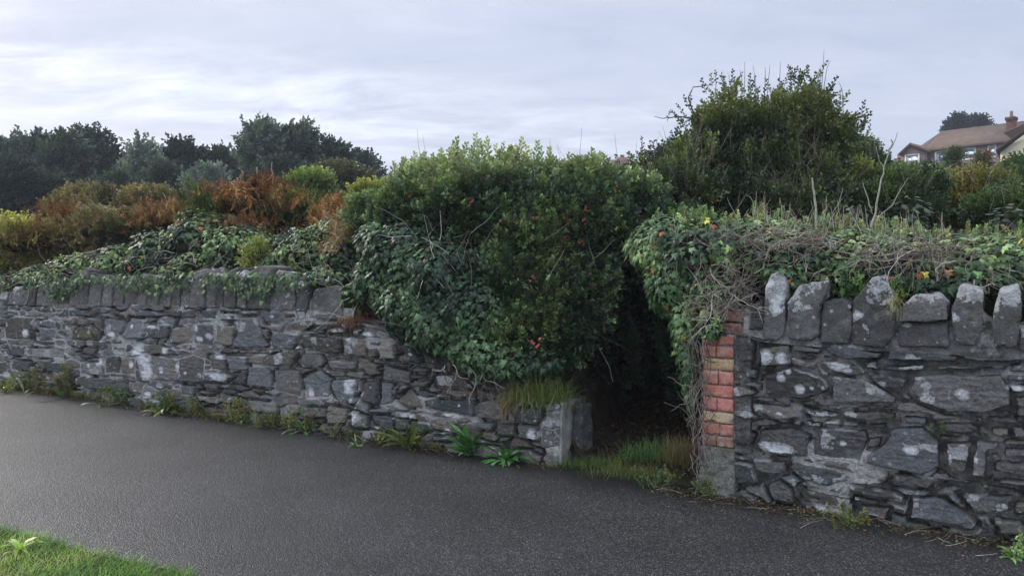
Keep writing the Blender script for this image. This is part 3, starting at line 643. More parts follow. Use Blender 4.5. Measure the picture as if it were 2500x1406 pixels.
# mortar column behind/between bricks and rendered stone foot
def patch_face(u0, u1, z0, z1, out, dep, name, tint, mask, seed, root=wr, wf=RW, jag=0):
    nu, nz_ = max(6, int((u1-u0)/.007)), max(8, int((z1-z0)/.007)); U, Zz = np.meshgrid(np.linspace(u0, u1, nu), np.linspace(z0, z1, nz_), indexing='ij'); u = U.ravel(); z = Zz.ravel()
    h = out+(fbm(np.stack([u*22, z*22, 0*u+seed], 1), seed, 4)-.5)*.05
    V = list(W3(wf, u, z, h)); i = np.arange(nu*nz_).reshape(nu, nz_); Fq = list(np.stack([i[:-1, :-1], i[1:, :-1], i[1:, 1:], i[:-1, 1:]], -1).reshape(-1, 4))
    bd = list(i[:, 0])+list(i[-1, 1:])+list(i[-2::-1, -1])+list(i[0, -2:0:-1]); k0 = len(V)
    for q in bd: V.append(W3(wf, u[q], z[q], out-dep))
    for a in range(len(bd)): b2 = (a+1) % len(bd); Fq.append((bd[b2], bd[a], k0+a, k0+b2))
    V = np.array(V); return mesh(name, V, [np.array(Fq)], M_stone, root, cols=np.tile(tint, (len(V), 1)), masks=np.tile(mask, (len(V), 1)), smooth=True)
patch_face(.006, pier_w+.05, uv(RW, 1755, 1090)[1], 1.12, -.012, .45, 'pier_mortar', (.12, .12, .11), (.9, .05, .1), 41)
patch_face(.0, pier_w-.002, -.04, uv(RW, 1755, 1092)[1], .035, .46, 'rendered_foot', (.17, .17, .145), (.15, .1, .6), 43)
patch_face(pier_w+.001, uv(RW, 1834, 900)[0], uv(RW, 1820, 1105)[1], 1.11, .02, .05, 'mortar_strip', (.085, .083, .078), (.40, .12, .2), 47)

# ------------------------------------------------------------------ ground, road, terrain
def sheet(name, pts, z, mat):
    me = bpy.data.meshes.new(name); me.from_pydata([(a, b, z) for a, b in pts], [], [tuple(range(len(pts)))]); me.materials.append(mat)
    o = bpy.data.objects.new(name, me); col.objects.link(o); o['kind'] = 'structure'; return o
M_soil = simple('soil', (.035, .028, .02), .95, .1, 9, .5, .5)
M_land = simple('rough_pasture', (.05, .06, .025), .95, .1, 2.5, .4, 0)
m, t, b = newmat('asphalt'); tcx = node(t, 'ShaderNodeTexCoord'); P_ = tcx.outputs['Object']
vo = node(t, 'ShaderNodeTexVoronoi'); vo.inputs['Scale'].default_value = 145; t.links.new(P_, vo.inputs['Vector'])
vo2 = node(t, 'ShaderNodeTexVoronoi'); vo2.inputs['Scale'].default_value = 48; t.links.new(P_, vo2.inputs['Vector'])
s1 = node(t, 'ShaderNodeSeparateColor'); t.links.new(vo.outputs['Color'], s1.inputs[0])
nl_ = noise(t, P_, 1.1, 5, .6); nn = noise(t, P_, 260, 3, .7); nm = noise(t, P_, 14, 5, .6)
c = ramp(t, s1.outputs[0], [(0.0, (.009, .0092, .010)), (.55, (.022, .0222, .023)), (.90, (.050, .049, .048)), (1.0, (.13, .125, .115))])
c = mixc(t, 1.0, c, ramp(t, nl_, [(.3, .68), (.7, 1.35)]), 'MULTIPLY'); c = mixc(t, 1.0, c, ramp(t, nm, [(.3, .88), (.7, 1.12)]), 'MULTIPLY')
# dark mossy dirt along the wall foot (stain with its own wandering edge)
def line_dist(t, P_, O, D):
    s = node(t, 'ShaderNodeSeparateXYZ'); t.links.new(P_, s.inputs[0]); nx, ny = D[1], -D[0]
    if ny > 0: nx, ny = -nx, -ny
    return mth(t, 'ADD', mth(t, 'MULTIPLY', s.outputs[0], nx), mth(t, 'MULTIPLY_ADD', s.outputs[1], ny, -(O[0]*nx+O[1]*ny)))
dl = mth(t, 'MINIMUM', line_dist(t, P_, LW[0], LW[1]), line_dist(t, P_, RW[0], RW[1]))
dl = mth(t, 'ADD', dl, mth(t, 'MULTIPLY', mth(t, 'SUBTRACT', noise(t, P_, 2.6, 6, .6), .5), .5))
st = ramp(t, dl, [(.02, .9), (.36, .0)]); c = mixc(t, st, c, (.013, .012, .010))
t.links.new(c, b.inputs['Base Color'])
t.links.new(ramp(t, s1.outputs[1], [(0.0, .34), (1.0, .60)]), b.inputs['Roughness']); b.inputs['Specular IOR Level'].default_value = .42
bp = node(t, 'ShaderNodeBump'); bp.inputs['Strength'].default_value = .6; bp.inputs['Distance'].default_value = .006
hh = mth(t, 'ADD', mth(t, 'MULTIPLY', vo.outputs['Distance'], -1.0), mth(t, 'ADD', mth(t, 'MULTIPLY', vo2.outputs['Distance'], -.6), mth(t, 'MULTIPLY', nn, .4)))
t.links.new(hh, bp.inputs['Height']); t.links.new(bp.outputs[0], b.inputs['Normal']); M_asph = m
sheet('ground', [(-1500, -1500), (1500, -1500), (1500, 1500), (-1500, 1500)], -.012, M_land)
L0, LD, LN = LW; R0, RD, RN = RW
Lf = L0+LD*30; Rf = R0+RD*30
vedge = [G(0, 1292)[:2], G(100, 1312)[:2], G(200, 1345)[:2], G(330, 1375)[:2], G(470, 1402)[:2]]
rd_far = list(vedge)
rd = [tuple(Lf+LN*.1), tuple(L0+LN*.1), (.75, 6.02), tuple(R0+RN*.1), tuple(Rf+RN*.1), (26, -20), (-1.2, -20), (-.9, 0), (-1.0, 2.6)]+[tuple(p) for p in reversed(rd_far)]+[(-3.9, 5.1), (-6, 6.2), (-14, 10.0), (-24, 15.2)]
sheet('road', rd, 0.0, M_asph)

PC0 = np.array([1.02, 5.95]); PD = unit(np.array([.27, .96]))
def terr(x, y):
    x = np.asarray(x, float); y = np.asarray(y, float)
    dL = (x-L0[0])*LN[0]+(y-L0[1])*LN[1]; dR = (x-R0[0])*RN[0]+(y-R0[1])*RN[1]
    d = np.where(x < .9, dL, dR)
    left = sst(-7.5, -3.0, x)
    z = .95+(.15+.55*left)*sst(.5, 1.6, d)+.35*sst(2, 5, d)*left
    near_end = sst(1.5, .2, np.hypot(x-.45, y-6.4)); z = z*(1-.62*near_end)
    q = (x-PC0[0])*PD[0]+(y-PC0[1])*PD[1]; s = np.abs((x-PC0[0])*PD[1]-(y-PC0[1])*PD[0])
    trench = sst(.78, .40, s)*sst(4.6, 3.2, q); z = z*(1-trench)+(.02+.03*np.clip(q, 0, 3))*trench
    z = z*sst(.30, .44, d+trench*2)
    z = z+np.clip(y-11, 0, 60)*.136*sst(1.5, 22, x)+(fbm(np.stack([x*1.3, y*1.3, 0*x], -1).reshape(-1, 3), 8).reshape(x.shape)-.5)*.2*sst(.5, 1.5, d)
    return z-.06*(d < .3)
gx = np.concatenate([np.linspace(-140, -14, 26), np.linspace(-13.5, 7, 206), np.linspace(7.6, 160, 60)]); gy = np.concatenate([np.linspace(-6, 4, 12), np.linspace(4.1, 13, 120), np.linspace(13.6, 200, 70)])
XX, YY = np.meshgrid(gx, gy, indexing='ij'); ZZ = terr(XX, YY)
dLm = (XX-L0[0])*LN[0]+(YY-L0[1])*LN[1]; dRm = (XX-R0[0])*RN[0]+(YY-R0[1])*RN[1]
inn = np.where(XX < .9, dLm, dRm); ii = np.arange(XX.size).reshape(XX.shape)
Fq = np.stack([ii[:-1, :-1], ii[1:, :-1], ii[1:, 1:], ii[:-1, 1:]], -1).reshape(-1, 4)
dm = inn.ravel()[Fq].min(1); Fq = Fq[dm > .06]
o = mesh('hillside', np.stack([XX.ravel(), YY.ravel(), ZZ.ravel()], 1), [Fq], M_soil, smooth=True); o['kind'] = 'structure'

# ------------------------------------------------------------------ plants
G_ivy = [(.018, .040, .024), (.022, .055, .026), (.035, .085, .030), (.055, .12, .035)]
G_ivyd = [(.009, .022, .012), (.014, .032, .016), (.023, .047, .021), (.046, .080, .036)]
def ivy_mass(acc, blobs, n, pal, size=.058, depth=.10, keep=None, lump=.2, tipup=0, freq=2.6, jit=.22):
    p, nr = blob_pts(blobs, n, lump=lump, depth=depth, keep=keep, freq=freq)
    n = len(p); N = unit(nr+rng.normal(size=(n, 3))*.38+np.array([0, 0, .25])); T = np.tile([0, 0, -1.], (n, 1))+rng.normal(size=(n, 3))*.42+nr*.25
    scatter(acc, ivy_leaf(), p, frames_nt(N, T), size*rng.uniform(.55, 1.25, n), pick(n, pal, p=p, jit=jit)); return p, nr
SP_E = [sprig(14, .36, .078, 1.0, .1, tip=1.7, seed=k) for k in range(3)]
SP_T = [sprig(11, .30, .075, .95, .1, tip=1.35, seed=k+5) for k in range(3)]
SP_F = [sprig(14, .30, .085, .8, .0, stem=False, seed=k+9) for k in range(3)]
def sprig_mass(acc, blobs, n, pal, size=.14, up=.5, depth=.12, tpls=None, keep=None, lump=.24, freq=2.6, wind=(0, 0, 0), jit=.2, back=.25, topc=None, rnd=.45):
    p, nr = blob_pts(blobs, n, lump=lump, depth=depth, freq=freq, keep=keep, back=back); n = len(p)
    D = nr*.7+np.array([0, 0, up])+rng.normal(size=(n, 3))*rnd+np.array(wind)
    c = pick(n, pal, p=p, jit=jit)
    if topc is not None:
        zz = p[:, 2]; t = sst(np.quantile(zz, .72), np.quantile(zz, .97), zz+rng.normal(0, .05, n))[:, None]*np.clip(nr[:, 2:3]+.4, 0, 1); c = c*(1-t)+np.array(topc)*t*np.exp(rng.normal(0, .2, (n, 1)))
    k = rng.integers(0, 3, n); tpls = tpls or SP_E
    for j in range(3):
        m_ = k == j; scatter(acc, tpls[j], p[m_], frames_dir(D[m_]), size*rng.uniform(.7, 1.35, m_.sum()), c[m_])
    return p, nr
def twigs(name, root, items, mat=None, kind=None):
    a = Acc()
    for pts, r0, r1, c in items: tube_into(a, pts, r0, r1, c)
    o = a.build(name, mat or M_wood, root)
    if kind: o['kind'] = kind
    return o
GREY = (.26, .235, .21); PALE = (.42, .38, .34); BRN = (.10, .07, .05); PINKG = (.24, .18, .155); TAN = (.25, .20, .165)

# --- ivy hanging over the broken end of the left wall
t_ = thing('ivy', P(1020, 700, 7.1), 'dark glossy ivy hanging over the broken end of the left wall', 'ivy')
b_c = BL([(1000,640,7.2,.40,.35,.40),(1015,740,7.02,.37,.3,.30),(955,690,7.25,.26,.28,.34),(1090,790,6.85,.34,.28,.28),(1175,850,6.65,.30,.25,.22),(1250,885,6.5,.26,.2,.17),(1080,680,6.95,.42,.35,.38),(1170,760,6.75,.36,.3,.32),(915,600,7.35,.2,.25,.22),(890,690,7.35,.12,.2,.2),(1320,890,6.42,.2,.15,.12)])
a = Acc(); ivy_mass(a, b_c, 5600, G_ivyd, .062, jit=.40, lump=.3, freq=4); a.build('foliage', M_ivy, t_); core('light_blocker', b_c, M_core, t_, .78)
it = []
for _ in range(40):
    q = P(rng.uniform(1080, 1340), rng.uniform(880, 950), 6.45); it.append((wander(q, (rng.uniform(-.5, .8), -.15, -.7), rng.uniform(.1, .32), 7, .35), .005, .002, random.choice([BRN, PINKG, GREY])))
it.append((wander(P(1100, 880, 6.62), (.75, -.2, -.45), .5, 9, .12), .011, .005, PINKG)); it.append((wander(P(1110, 890, 6.6), (.8, -.2, -.5), .6, 9, .15), .008, .004, GREY))
twigs('bare_stems', t_, it)

# --- escallonia over the end of the wall
t_ = thing('flowering_shrub', P(1280, 560, 7.2), 'large green shrub with small pink flowers spilling over the wall beside the opening', 'shrub')
b_e = BL([(1040,505,7.9,.34,.5,.34),(970,545,7.9,.22,.4,.26),(1120,508,7.7,.42,.5,.36),(1230,512,7.6,.46,.5,.38),(1340,510,7.5,.42,.5,.34),(1440,500,7.4,.36,.5,.28),(1530,500,7.6,.3,.4,.22),(1180,560,7.3,.5,.45,.5),(1300,600,7.1,.5,.4,.5),(1420,590,7.05,.42,.4,.42),
 (1270,720,6.85,.42,.35,.42),(1370,740,6.8,.36,.35,.42),(1300,815,6.65,.36,.28,.28),(1370,825,6.7,.2,.28,.2),(1490,570,7.0,.18,.3,.26),(1440,690,6.9,.16,.3,.22),(915,530,8.4,.24,.3,.18)])
a = Acc(); G_esc = [(.014, .026, .016), (.022, .040, .022), (.036, .060, .028), (.070, .100, .042)]
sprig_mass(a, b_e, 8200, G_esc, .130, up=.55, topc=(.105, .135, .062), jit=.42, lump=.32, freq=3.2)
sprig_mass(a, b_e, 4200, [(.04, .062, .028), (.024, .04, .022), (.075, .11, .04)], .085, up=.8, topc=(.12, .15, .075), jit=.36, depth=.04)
p, nr = blob_pts(BL([(1210,500,7.5,.85,.5,.42),(1030,505,7.8,.36,.5,.34),(1400,515,7.4,.5,.5,.30)]), 900, back=.6); mk = nr[:, 2] > .45
scatter(a, SP_E[0], p[mk], frames_dir(np.tile([0, 0, 1.], (mk.sum(), 1))+rng.normal(size=(mk.sum(), 3))*.22), rng.uniform(.08, .20, mk.sum()), pick(mk.sum(), [(.09, .13, .05), (.14, .18, .07), (.19, .21, .11)]))
a.build('foliage', M_leaf, t_); core('branches', b_e, M_core, t_, .74)
it = []
for _ in range(260):
    x_ = rng.uniform(1000, 1500); y_ = rng.uniform(420, 860); q = P(x_, y_, 6.55+rng.uniform(0, .5)+(.6 if y_ < 560 else 0)); it.append((wander(q, (rng.uniform(-.7, .7), -.2, rng.uniform(-.4, 1)), rng.uniform(.15, .5), 5, .14), .0028, .0012, random.choice([GREY, PINKG, PALE])))
for x_, h_ in ((1030, .35), (1045, .3), (1510, .3), (1115, .2)): it.append((wander(P(x_, 400, 7.6), (rng.uniform(-.3, .1), 0, 1), h_, 5, .08), .003, .001, GREY))
for x_, y_, dx, dy, L in ((1205,560,.35,-.9,.32),(1165,620,.5,-.8,.3),(1210,650,.45,-.85,.4),(1420,820,1,.12,.3)):
    it.append((wander(P(x_, y_, 6.75), (dx, -.1, dy), L, 6, .05), .004, .002, PALE))
twigs('twigs', t_, it)
fl = [(926,502),(955,478),(1003,478),(1018,470),(1107,481),(1150,496),(1185,393),(1222,365),(1196,388),(1320,405),(1330,420),(1297,443),(1365,478),(1400,470),(1272,553),(1307,534),(1296,578),(1294,594),(1400,562),(1428,511),(1380,542),(1428,540),(1300,682),(1433,665),(1450,694),(1500,455),(1380,586),(1418,596),(1225,540),(985,442),(1142,398),(1348,420),(1310,836)]
fa = sprig(9, .75, .24, 1.25, .3, seed=77)
for i, (x_, y_) in enumerate(fl):
    # seat each cluster on the leafy surface seen along its line of sight
    d = P(x_, y_, 1.0)-np.array([0, 0, EYE]); best = 8.0
    for bb in b_e:
        c0 = np.array(bb[:3])-np.array([0, 0, EYE]); rr = np.array(bb[3:])*1.06; A_ = ((d/rr)**2).sum(); B_ = (d*c0/rr**2).sum(); C_ = ((c0/rr)**2).sum()-1; dsc = B_*B_-A_*C_
        if dsc > 0: best = min(best, (B_-math.sqrt(dsc))/A_)
    q = np.array([0, 0, EYE])+d*(best-.06); a = Acc(); n = 5; pp = q+rng.normal(size=(n, 3))*.014
    scatter(a, fa, pp, frames_dir(rng.normal(size=(n, 3))+np.array([0, -.6, .3])), rng.uniform(.017, .028, n), pick(n, [(.55, .14, .18), (.62, .24, .28), (.45, .12, .13)]))
    a.build('flower', M_flower, t_)

# --- ivy over the right wall
t_ = thing('ivy', P(1750, 600, 5.9), 'broad ivy mound with bleached dead stems covering the top of the right wall', 'ivy')
b_r = BL([(1625,605,6.15,.27,.35,.24),(1640,690,6.0,.20,.3,.26),(1672,790,5.82,.105,.2,.22),(1680,890,5.76,.075,.14,.22),(1688,965,5.68,.04,.1,.12),(1720,625,5.95,.35,.4,.27),(1755,710,5.62,.22,.2,.20),(1740,790,5.45,.10,.08,.12),(1830,630,5.8,.35,.4,.23),(1950,632,5.65,.35,.4,.22),(2070,640,5.5,.35,.4,.21),(2200,650,5.35,.35,.4,.20),(2320,655,5.25,.35,.4,.20),(2440,660,5.15,.35,.4,.22),(2570,650,5.0,.4,.4,.24),(2700,650,4.9,.4,.4,.24),
 (1950,670,5.35,.3,.15,.12),(2100,680,5.2,.3,.15,.11),(2260,690,5.05,.3,.15,.11),(2400,700,4.85,.25,.12,.09),(1700,590,6.3,.4,.4,.22),(1850,592,6.2,.4,.4,.2),(2000,600,6.1,.4,.4,.2),(2180,620,6.0,.4,.4,.2),(2350,630,5.9,.4,.4,.2),(2500,640,5.8,.4,.4,.2)])
a = Acc(); ivy_mass(a, b_r, 10500, [(.022, .042, .022), (.038, .072, .030), (.068, .115, .042), (.13, .18, .075)], .055, jit=.4, lump=.3, freq=4)
ivy_mass(a, b_r[:5], 1700, [(.045, .09, .035), (.07, .13, .05), (.11, .17, .07)], .052)
nb = len(a.V)
p, nr = blob_pts(b_r, 300); scatter(a, ivy_leaf(), p, frames_nt(unit(nr+rng.normal(size=nr.shape)*.4), np.tile([0, 0, -1.], (len(p), 1))), .06, pick(len(p), [(.30, .13, .06), (.40, .36, .06), (.22, .08, .04)]))
p, nr = blob_pts(b_r[20:], 900, back=.7); mk = (nr[:, 2] > .3)
scatter(a, SP_E[1], p[mk], frames_dir(np.tile([0, 0, 1.], (mk.sum(), 1))+rng.normal(size=(mk.sum(), 3))*.3), rng.uniform(.05, .11, mk.sum()), pick(mk.sum(), [(.06, .11, .035), (.09, .14, .05), (.15, .16, .07)]))
a.build('foliage', M_ivy, t_); core('light_blocker', b_r, M_core, t_, .76)
it = []; n_st = 0
def surf(blobs, x_, y_, dflt, k=1.0):
    d = P(x_, y_, 1.0)-np.array([0, 0, EYE]); best = 1e9
    for bb in blobs:
        c0 = np.array(bb[:3])-np.array([0, 0, EYE]); rr = np.array(bb[3:])*k; A_ = ((d/rr)**2).sum(); B_ = (d*c0/rr**2).sum(); C_ = ((c0/rr)**2).sum()-1; dsc = B_*B_-A_*C_
        if dsc > 0: best = min(best, (B_-math.sqrt(dsc))/A_)
    if best > 1e8: c = np.array(blobs[rng.integers(len(blobs))][:6]); return c[:3]+np.array([0, -.9, .1])*c[3:]
    return np.array([0, 0, EYE])+d*best
for cx, cy, sx, sy, n in ((1820,590,50,18,55),(2010,585,60,16,70),(1790,705,36,32,80),(2270,622,75,16,95),(2120,620,60,22,20),(1790,770,22,22,50),(2390,655,50,20,20),(1690,640,40,40,10)):
    for _ in range(n):
        q = surf(b_r, rng.normal(cx, sx), rng.normal(cy, sy), 5.6, rng.uniform(.96, 1.08)); L = rng.uniform(.12, .42); r0_ = rng.uniform(.0018, .0055); cc_ = np.array(random.choice([PALE, TAN, GREY, TAN, TAN]))*rng.uniform(.5, 1.15)
        w1 = wander(q, (rng.uniform(-1, 1), -.15, rng.uniform(-.6, .4)), L, 8, .26, .02); it.append((w1, r0_, .0009, cc_))
        for k_ in rng.integers(2, 7, 2): it.append((wander(w1[k_], unit(w1[k_]-w1[k_-1])+rng.normal(size=3)*.6, L*.4, 4, .22), r0_*.55, .0007, cc_))
for cx, cy, sx, sy, n in ((1980,520,70,20,90),(1850,505,60,15,30),(2150,540,90,18,40)):
    for _ in range(n):
        q = surf(b_r, rng.normal(cx, sx), rng.normal(cy, sy)+15, 5.9, 1.0)
        it.append((wander(q, (rng.uniform(-.35, .35), 0, 1), rng.uniform(.1, .24), 4, .12), .0022, .001, np.array(random.choice([(.36, .32, .20), PALE]))*rng.uniform(.7, 1.1)))
for _ in range(120):       # stems climbing the brick edge
    q = W3(RW, rng.uniform(-.06, .06), rng.uniform(.25, 1.1), .03+rng.uniform(0, .05)); it.append((wander(q, (rng.uniform(-.3, .3), -.05, rng.choice([-1, 1])), rng.uniform(.12, .3), 6, .25), .003, .0015, np.array(random.choice([GREY, BRN, PINKG]))*rng.uniform(.6, 1)))
twigs('dead_stems', t_, it, kind='stuff')

# --- bare pale saplings standing in the right ivy
def px_line(pts, Yd, r0, r1, c, sm=3):
    q = np.array([P(a, b, Yd) for a, b in pts]); s = np.linspace(0, len(q)-1, (len(q)-1)*sm+1); k = np.array([np.interp(s, range(len(q)), q[:, j]) for j in range(3)]).T
    return (k+rng.normal(size=k.shape)*.004, r0, r1, c)
def sapling(lines, Yd, label, group='bare pale stems standing in the ivy'):
    o = thing('bare_stem', P(*lines[0][0][0], Yd), label, 'dead stem', group)
    a = Acc()
    for pts, r0, r1 in lines: tube_into(a, *px_line(pts, Yd, r0*.68, r1*.55, (.27, .27, .215)), sides=6)
    a.build('branch', M_wood, o)
sapling([([(2118,590),(2135,520),(2150,450),(2158,410),(2178,355),(2190,325)], .013, .004), ([(2158,410),(2145,385),(2138,360),(2136,330)], .004, .002), ([(2172,365),(2180,350),(2176,340)], .008, .008), ([(2130,516),(2118,490),(2106,440)], .008, .004), ([(2140,540),(2180,500),(2217,432)], .006, .003)], 5.75, 'tall forked bare stem rising highest above the right ivy')
sapling([([(1990,590),(1990,520),(1988,470),(1982,435)], .014, .011)], 5.7, 'straight cut bare stem above the dead ivy twigs')
sapling([([(2025,545),(2045,510),(2058,460)], .006, .003)], 5.9, 'thin curved bare stem between the two taller bare stems')
sapling([([(1842,560),(1838,500),(1830,480),(1822,478)], .005, .003), ([(1838,520),(1858,500)], .003, .002)], 5.9, 'short kinked bare stem at the left of the dead ivy twigs')

# --- ivy along the top of the left wall
t_ = thing('ivy', P(450, 640, 9.3), 'green ivy bank trailing over the coping of the long left wall', 'ivy')
b_l = BL([(-200,720,11.2,.6,.5,.2),(-100,700,10.8,.5,.4,.2),(0,690,10.5,.42,.4,.18),(100,680,10.1,.42,.4,.2),(200,660,9.85,.42,.4,.22),(300,640,9.6,.42,.4,.24),(400,620,9.4,.42,.45,.3),(490,590,9.35,.42,.5,.34),(585,610,9.1,.4,.45,.28),(680,625,8.8,.4,.4,.26),(770,620,8.5,.38,.4,.30),(840,640,8.2,.28,.35,.32),(545,560,9.8,.3,.4,.2),(480,545,9.9,.26,.4,.18),
 (350,650,9.1,.3,.14,.12),(480,640,8.9,.35,.16,.16),(600,650,8.7,.25,.14,.10),(700,650,8.35,.3,.14,.12),(790,690,7.95,.2,.14,.2),(840,730,7.65,.12,.12,.16),(230,680,9.35,.3,.14,.1),(120,690,9.7,.3,.14,.1),(30,700,10.0,.3,.14,.1),(830,590,8.5,.3,.4,.3),(815,695,7.60,.23,.16,.15),(860,730,7.35,.14,.14,.16),(640,665,8.15,.2,.12,.07),(420,668,8.75,.25,.12,.09),(300,690,9.05,.2,.12,.08)])
b_l = [(x_*f_, y_*f_, EYE+(z_-EYE)*f_, a_, b2_, c2_) for x_, y_, z_, a_, b2_, c2_ in b_l for f_ in [6.478/(1+.585*x_/y_)/(6.45/(1+.519*x_/y_))]]
a = Acc(); ivy_mass(a, b_l, 12500, [(.020, .038, .021), (.034, .062, .026), (.058, .098, .034), (.10, .145, .05)], .060, jit=.4, lump=.28, freq=4)
n = 5200; uu = rng.uniform(2.4, 8.8, n); h_ = rng.random(n)**.8; ed = 1.46-.012*uu+.26*(fbm(np.column_stack([uu*1.7, uu*0, uu*0]), 61)-.5)*2+.05*rng.normal(size=n)
zz_ = 1.60-.016*uu-(h_*.40); kk = (zz_ > ed) & (rng.random(n) < .75); uu = uu[kk]; zz_ = zz_[kk]; pp = W3(LW, uu, zz_, .05+.07*rng.random(len(uu))); m_ = len(uu)
scatter(a, ivy_leaf(), pp, frames_nt(unit(np.tile([-LW[2][0], -LW[2][1], .25], (m_, 1))+rng.normal(size=(m_, 3))*.35), np.tile([0, 0, -1.], (m_, 1))+rng.normal(size=(m_, 3))*.4), .058*rng.uniform(.55, 1.2, m_), pick(m_, [(.020, .038, .021), (.038, .068, .028), (.07, .108, .042)], jit=.38))
p, nr = blob_pts(b_l, 160); scatter(a, ivy_leaf(), p, frames_nt(unit(nr+rng.normal(size=nr.shape)*.4), np.tile([0, 0, -1.], (len(p), 1))), .065, pick(len(p), [(.28, .09, .04), (.42, .40, .05)]))
a.build('foliage', M_ivy, t_); core('light_blocker', b_l, M_core, t_, .76)
it = []
for _ in range(170):
    x_ = rng.uniform(0, 860); y_ = rng.uniform(610, 700); q = surf(b_l, x_, y_, 9.0, 1.05); it.append((wander(q, (rng.uniform(-1, 1), -.3, rng.uniform(-.6, .5)), rng.uniform(.12, .5), 7, .3), .0032, .0015, random.choice([GREY, PINKG, PALE])))
for x_, y_, L in ((388, 615, .28), (355, 640, .2), (60, 640, .25)): it.append((wander(surf(b_l, x_, y_, 9.2, 1.05), (0, -.1, 1), L, 4, .05), .004, .002, PALE))
twigs('bare_stems', t_, it)

# --- trailing shade growth roofing and closing the passage
t_ = thing('overgrown_thicket', P(1560, 800, 8.3), 'dark thicket roofing and closing the narrow passage behind the opening', 'thicket')
b_t = BL([(1560,570,7.4,.62,.6,.25),(1500,620,7.9,.5,.6,.3),(1590,560,8.2,.7,.7,.4),(1560,700,9.6,.9,.6,.7),(1560,900,9.7,.9,.5,.7),(1430,760,7.7,.22,.6,.5),(1415,920,7.8,.16,.6,.4),(1470,850,8.6,.3,.6,.6),(1715,760,7.2,.3,.7,.5),(1740,900,7.6,.35,.7,.6),(1700,650,6.8,.35,.5,.3)])
a = Acc(); sprig_mass(a, b_t, 6500, [(.014, .028, .016), (.020, .042, .020), (.03, .055, .022)], .13, up=.1, back=.5)
a.build('foliage', M_leaf, t_); core('branches', b_t, M_core, t_, .8)
it = [(wander(P(rng.uniform(1420, 1620), rng.uniform(650, 900), rng.uniform(7, 8.3)), (rng.uniform(-1, 1), 0, rng.uniform(-.6, .4)), rng.uniform(.2, .6), 5, .15), .003, .0015, BRN) for _ in range(60)]
twigs('twigs', t_, it)

# --- tall shrub behind the opening
t_ = thing('tall_shrub', P(1850, 450, 8.7), 'tall dense dark green shrub with bare twigs above its crown, behind the right ivy', 'shrub')
b_s = BL([(1890,375,8.8,.50,.55,.50),(1755,352,8.7,.24,.4,.38),(1845,345,8.7,.22,.4,.32),(1955,330,8.8,.27,.4,.42),(2020,350,8.8,.17,.35,.25),(1850,440,8.6,.72,.6,.42),(1695,425,8.5,.32,.45,.38),(1610,460,8.4,.28,.4,.28),(1570,510,8.0,.26,.4,.24),(1720,500,8.2,.5,.4,.3),(1975,440,8.6,.29,.5,.34),(1660,480,8.1,.35,.4,.3),(1880,500,8.2,.6,.4,.22)])
G_tall = [(.014, .026, .015), (.023, .038, .018), (.038, .056, .023), (.070, .088, .033)]
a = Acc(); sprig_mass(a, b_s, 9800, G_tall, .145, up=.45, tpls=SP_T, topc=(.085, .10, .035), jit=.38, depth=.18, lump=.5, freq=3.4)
for x_, y_, dx, n in ((1945,180,.02,26),(1985,200,.05,16),(2010,230,.2,20),(2080,300,.3,16),(1640,335,-.3,12),(1690,270,-.2,14),(1850,210,0,14),(1770,205,0,16),(1600,350,-.4,6),(2060,330,.3,20),(1560,400,-.2,12)):
    q = P(x_, y_+32, 8.7)+rng.normal(size=(n, 3))*[.10, .08, .07]; scatter(a, SP_T[1], q, frames_dir(np.tile([dx, 0, 1.], (n, 1))+rng.normal(size=(n, 3))*.35), rng.uniform(.12, .2, n), pick(n, G_tall))
a.build('foliage', M_leaf, t_); core('branches', b_s, M_core, t_, .72)
it = []
for x_, y_, x2, y2 in ((2003,200,2012,122),(2006,190,2027,148),(1998,230,2003,160),(1815,215,1818,152),(1812,210,1806,170),(1845,220,1838,160),(1870,215,1880,160),(1865,200,1868,165),(1900,200,1905,150),(1785,220,1778,182),(2060,240,2048,200),(2085,300,2108,278),(1745,215,1747,190)):
    it.append(([P(x_, y_+60, 8.7), P((x_+x2)/2+2, (y_+y2)/2, 8.7), P(x2, y2, 8.7)], .0055, .002, GREY))
it.append((*px_line([(1700,290),(1680,240),(1692,212),(1740,208)], 8.7, .009, .004, BRN)[:1], .009, .004, BRN)); it.append((*px_line([(1690,290),(1650,285),(1620,290),(1598,285)], 8.7, .008, .003, BRN)[:1], .008, .003, BRN))
for _ in range(190):
    q = surf(b_s, rng.uniform(1560, 2060), rng.uniform(330, 520), 8.6, .98); it.append((wander(q, (rng.uniform(-.5, .5), -.15, 1), rng.uniform(.15, .5), 5, .14), .0035, .001, np.array(random.choice([GREY, BRN, PINKG]))*.75))
twigs('twigs', t_, it)

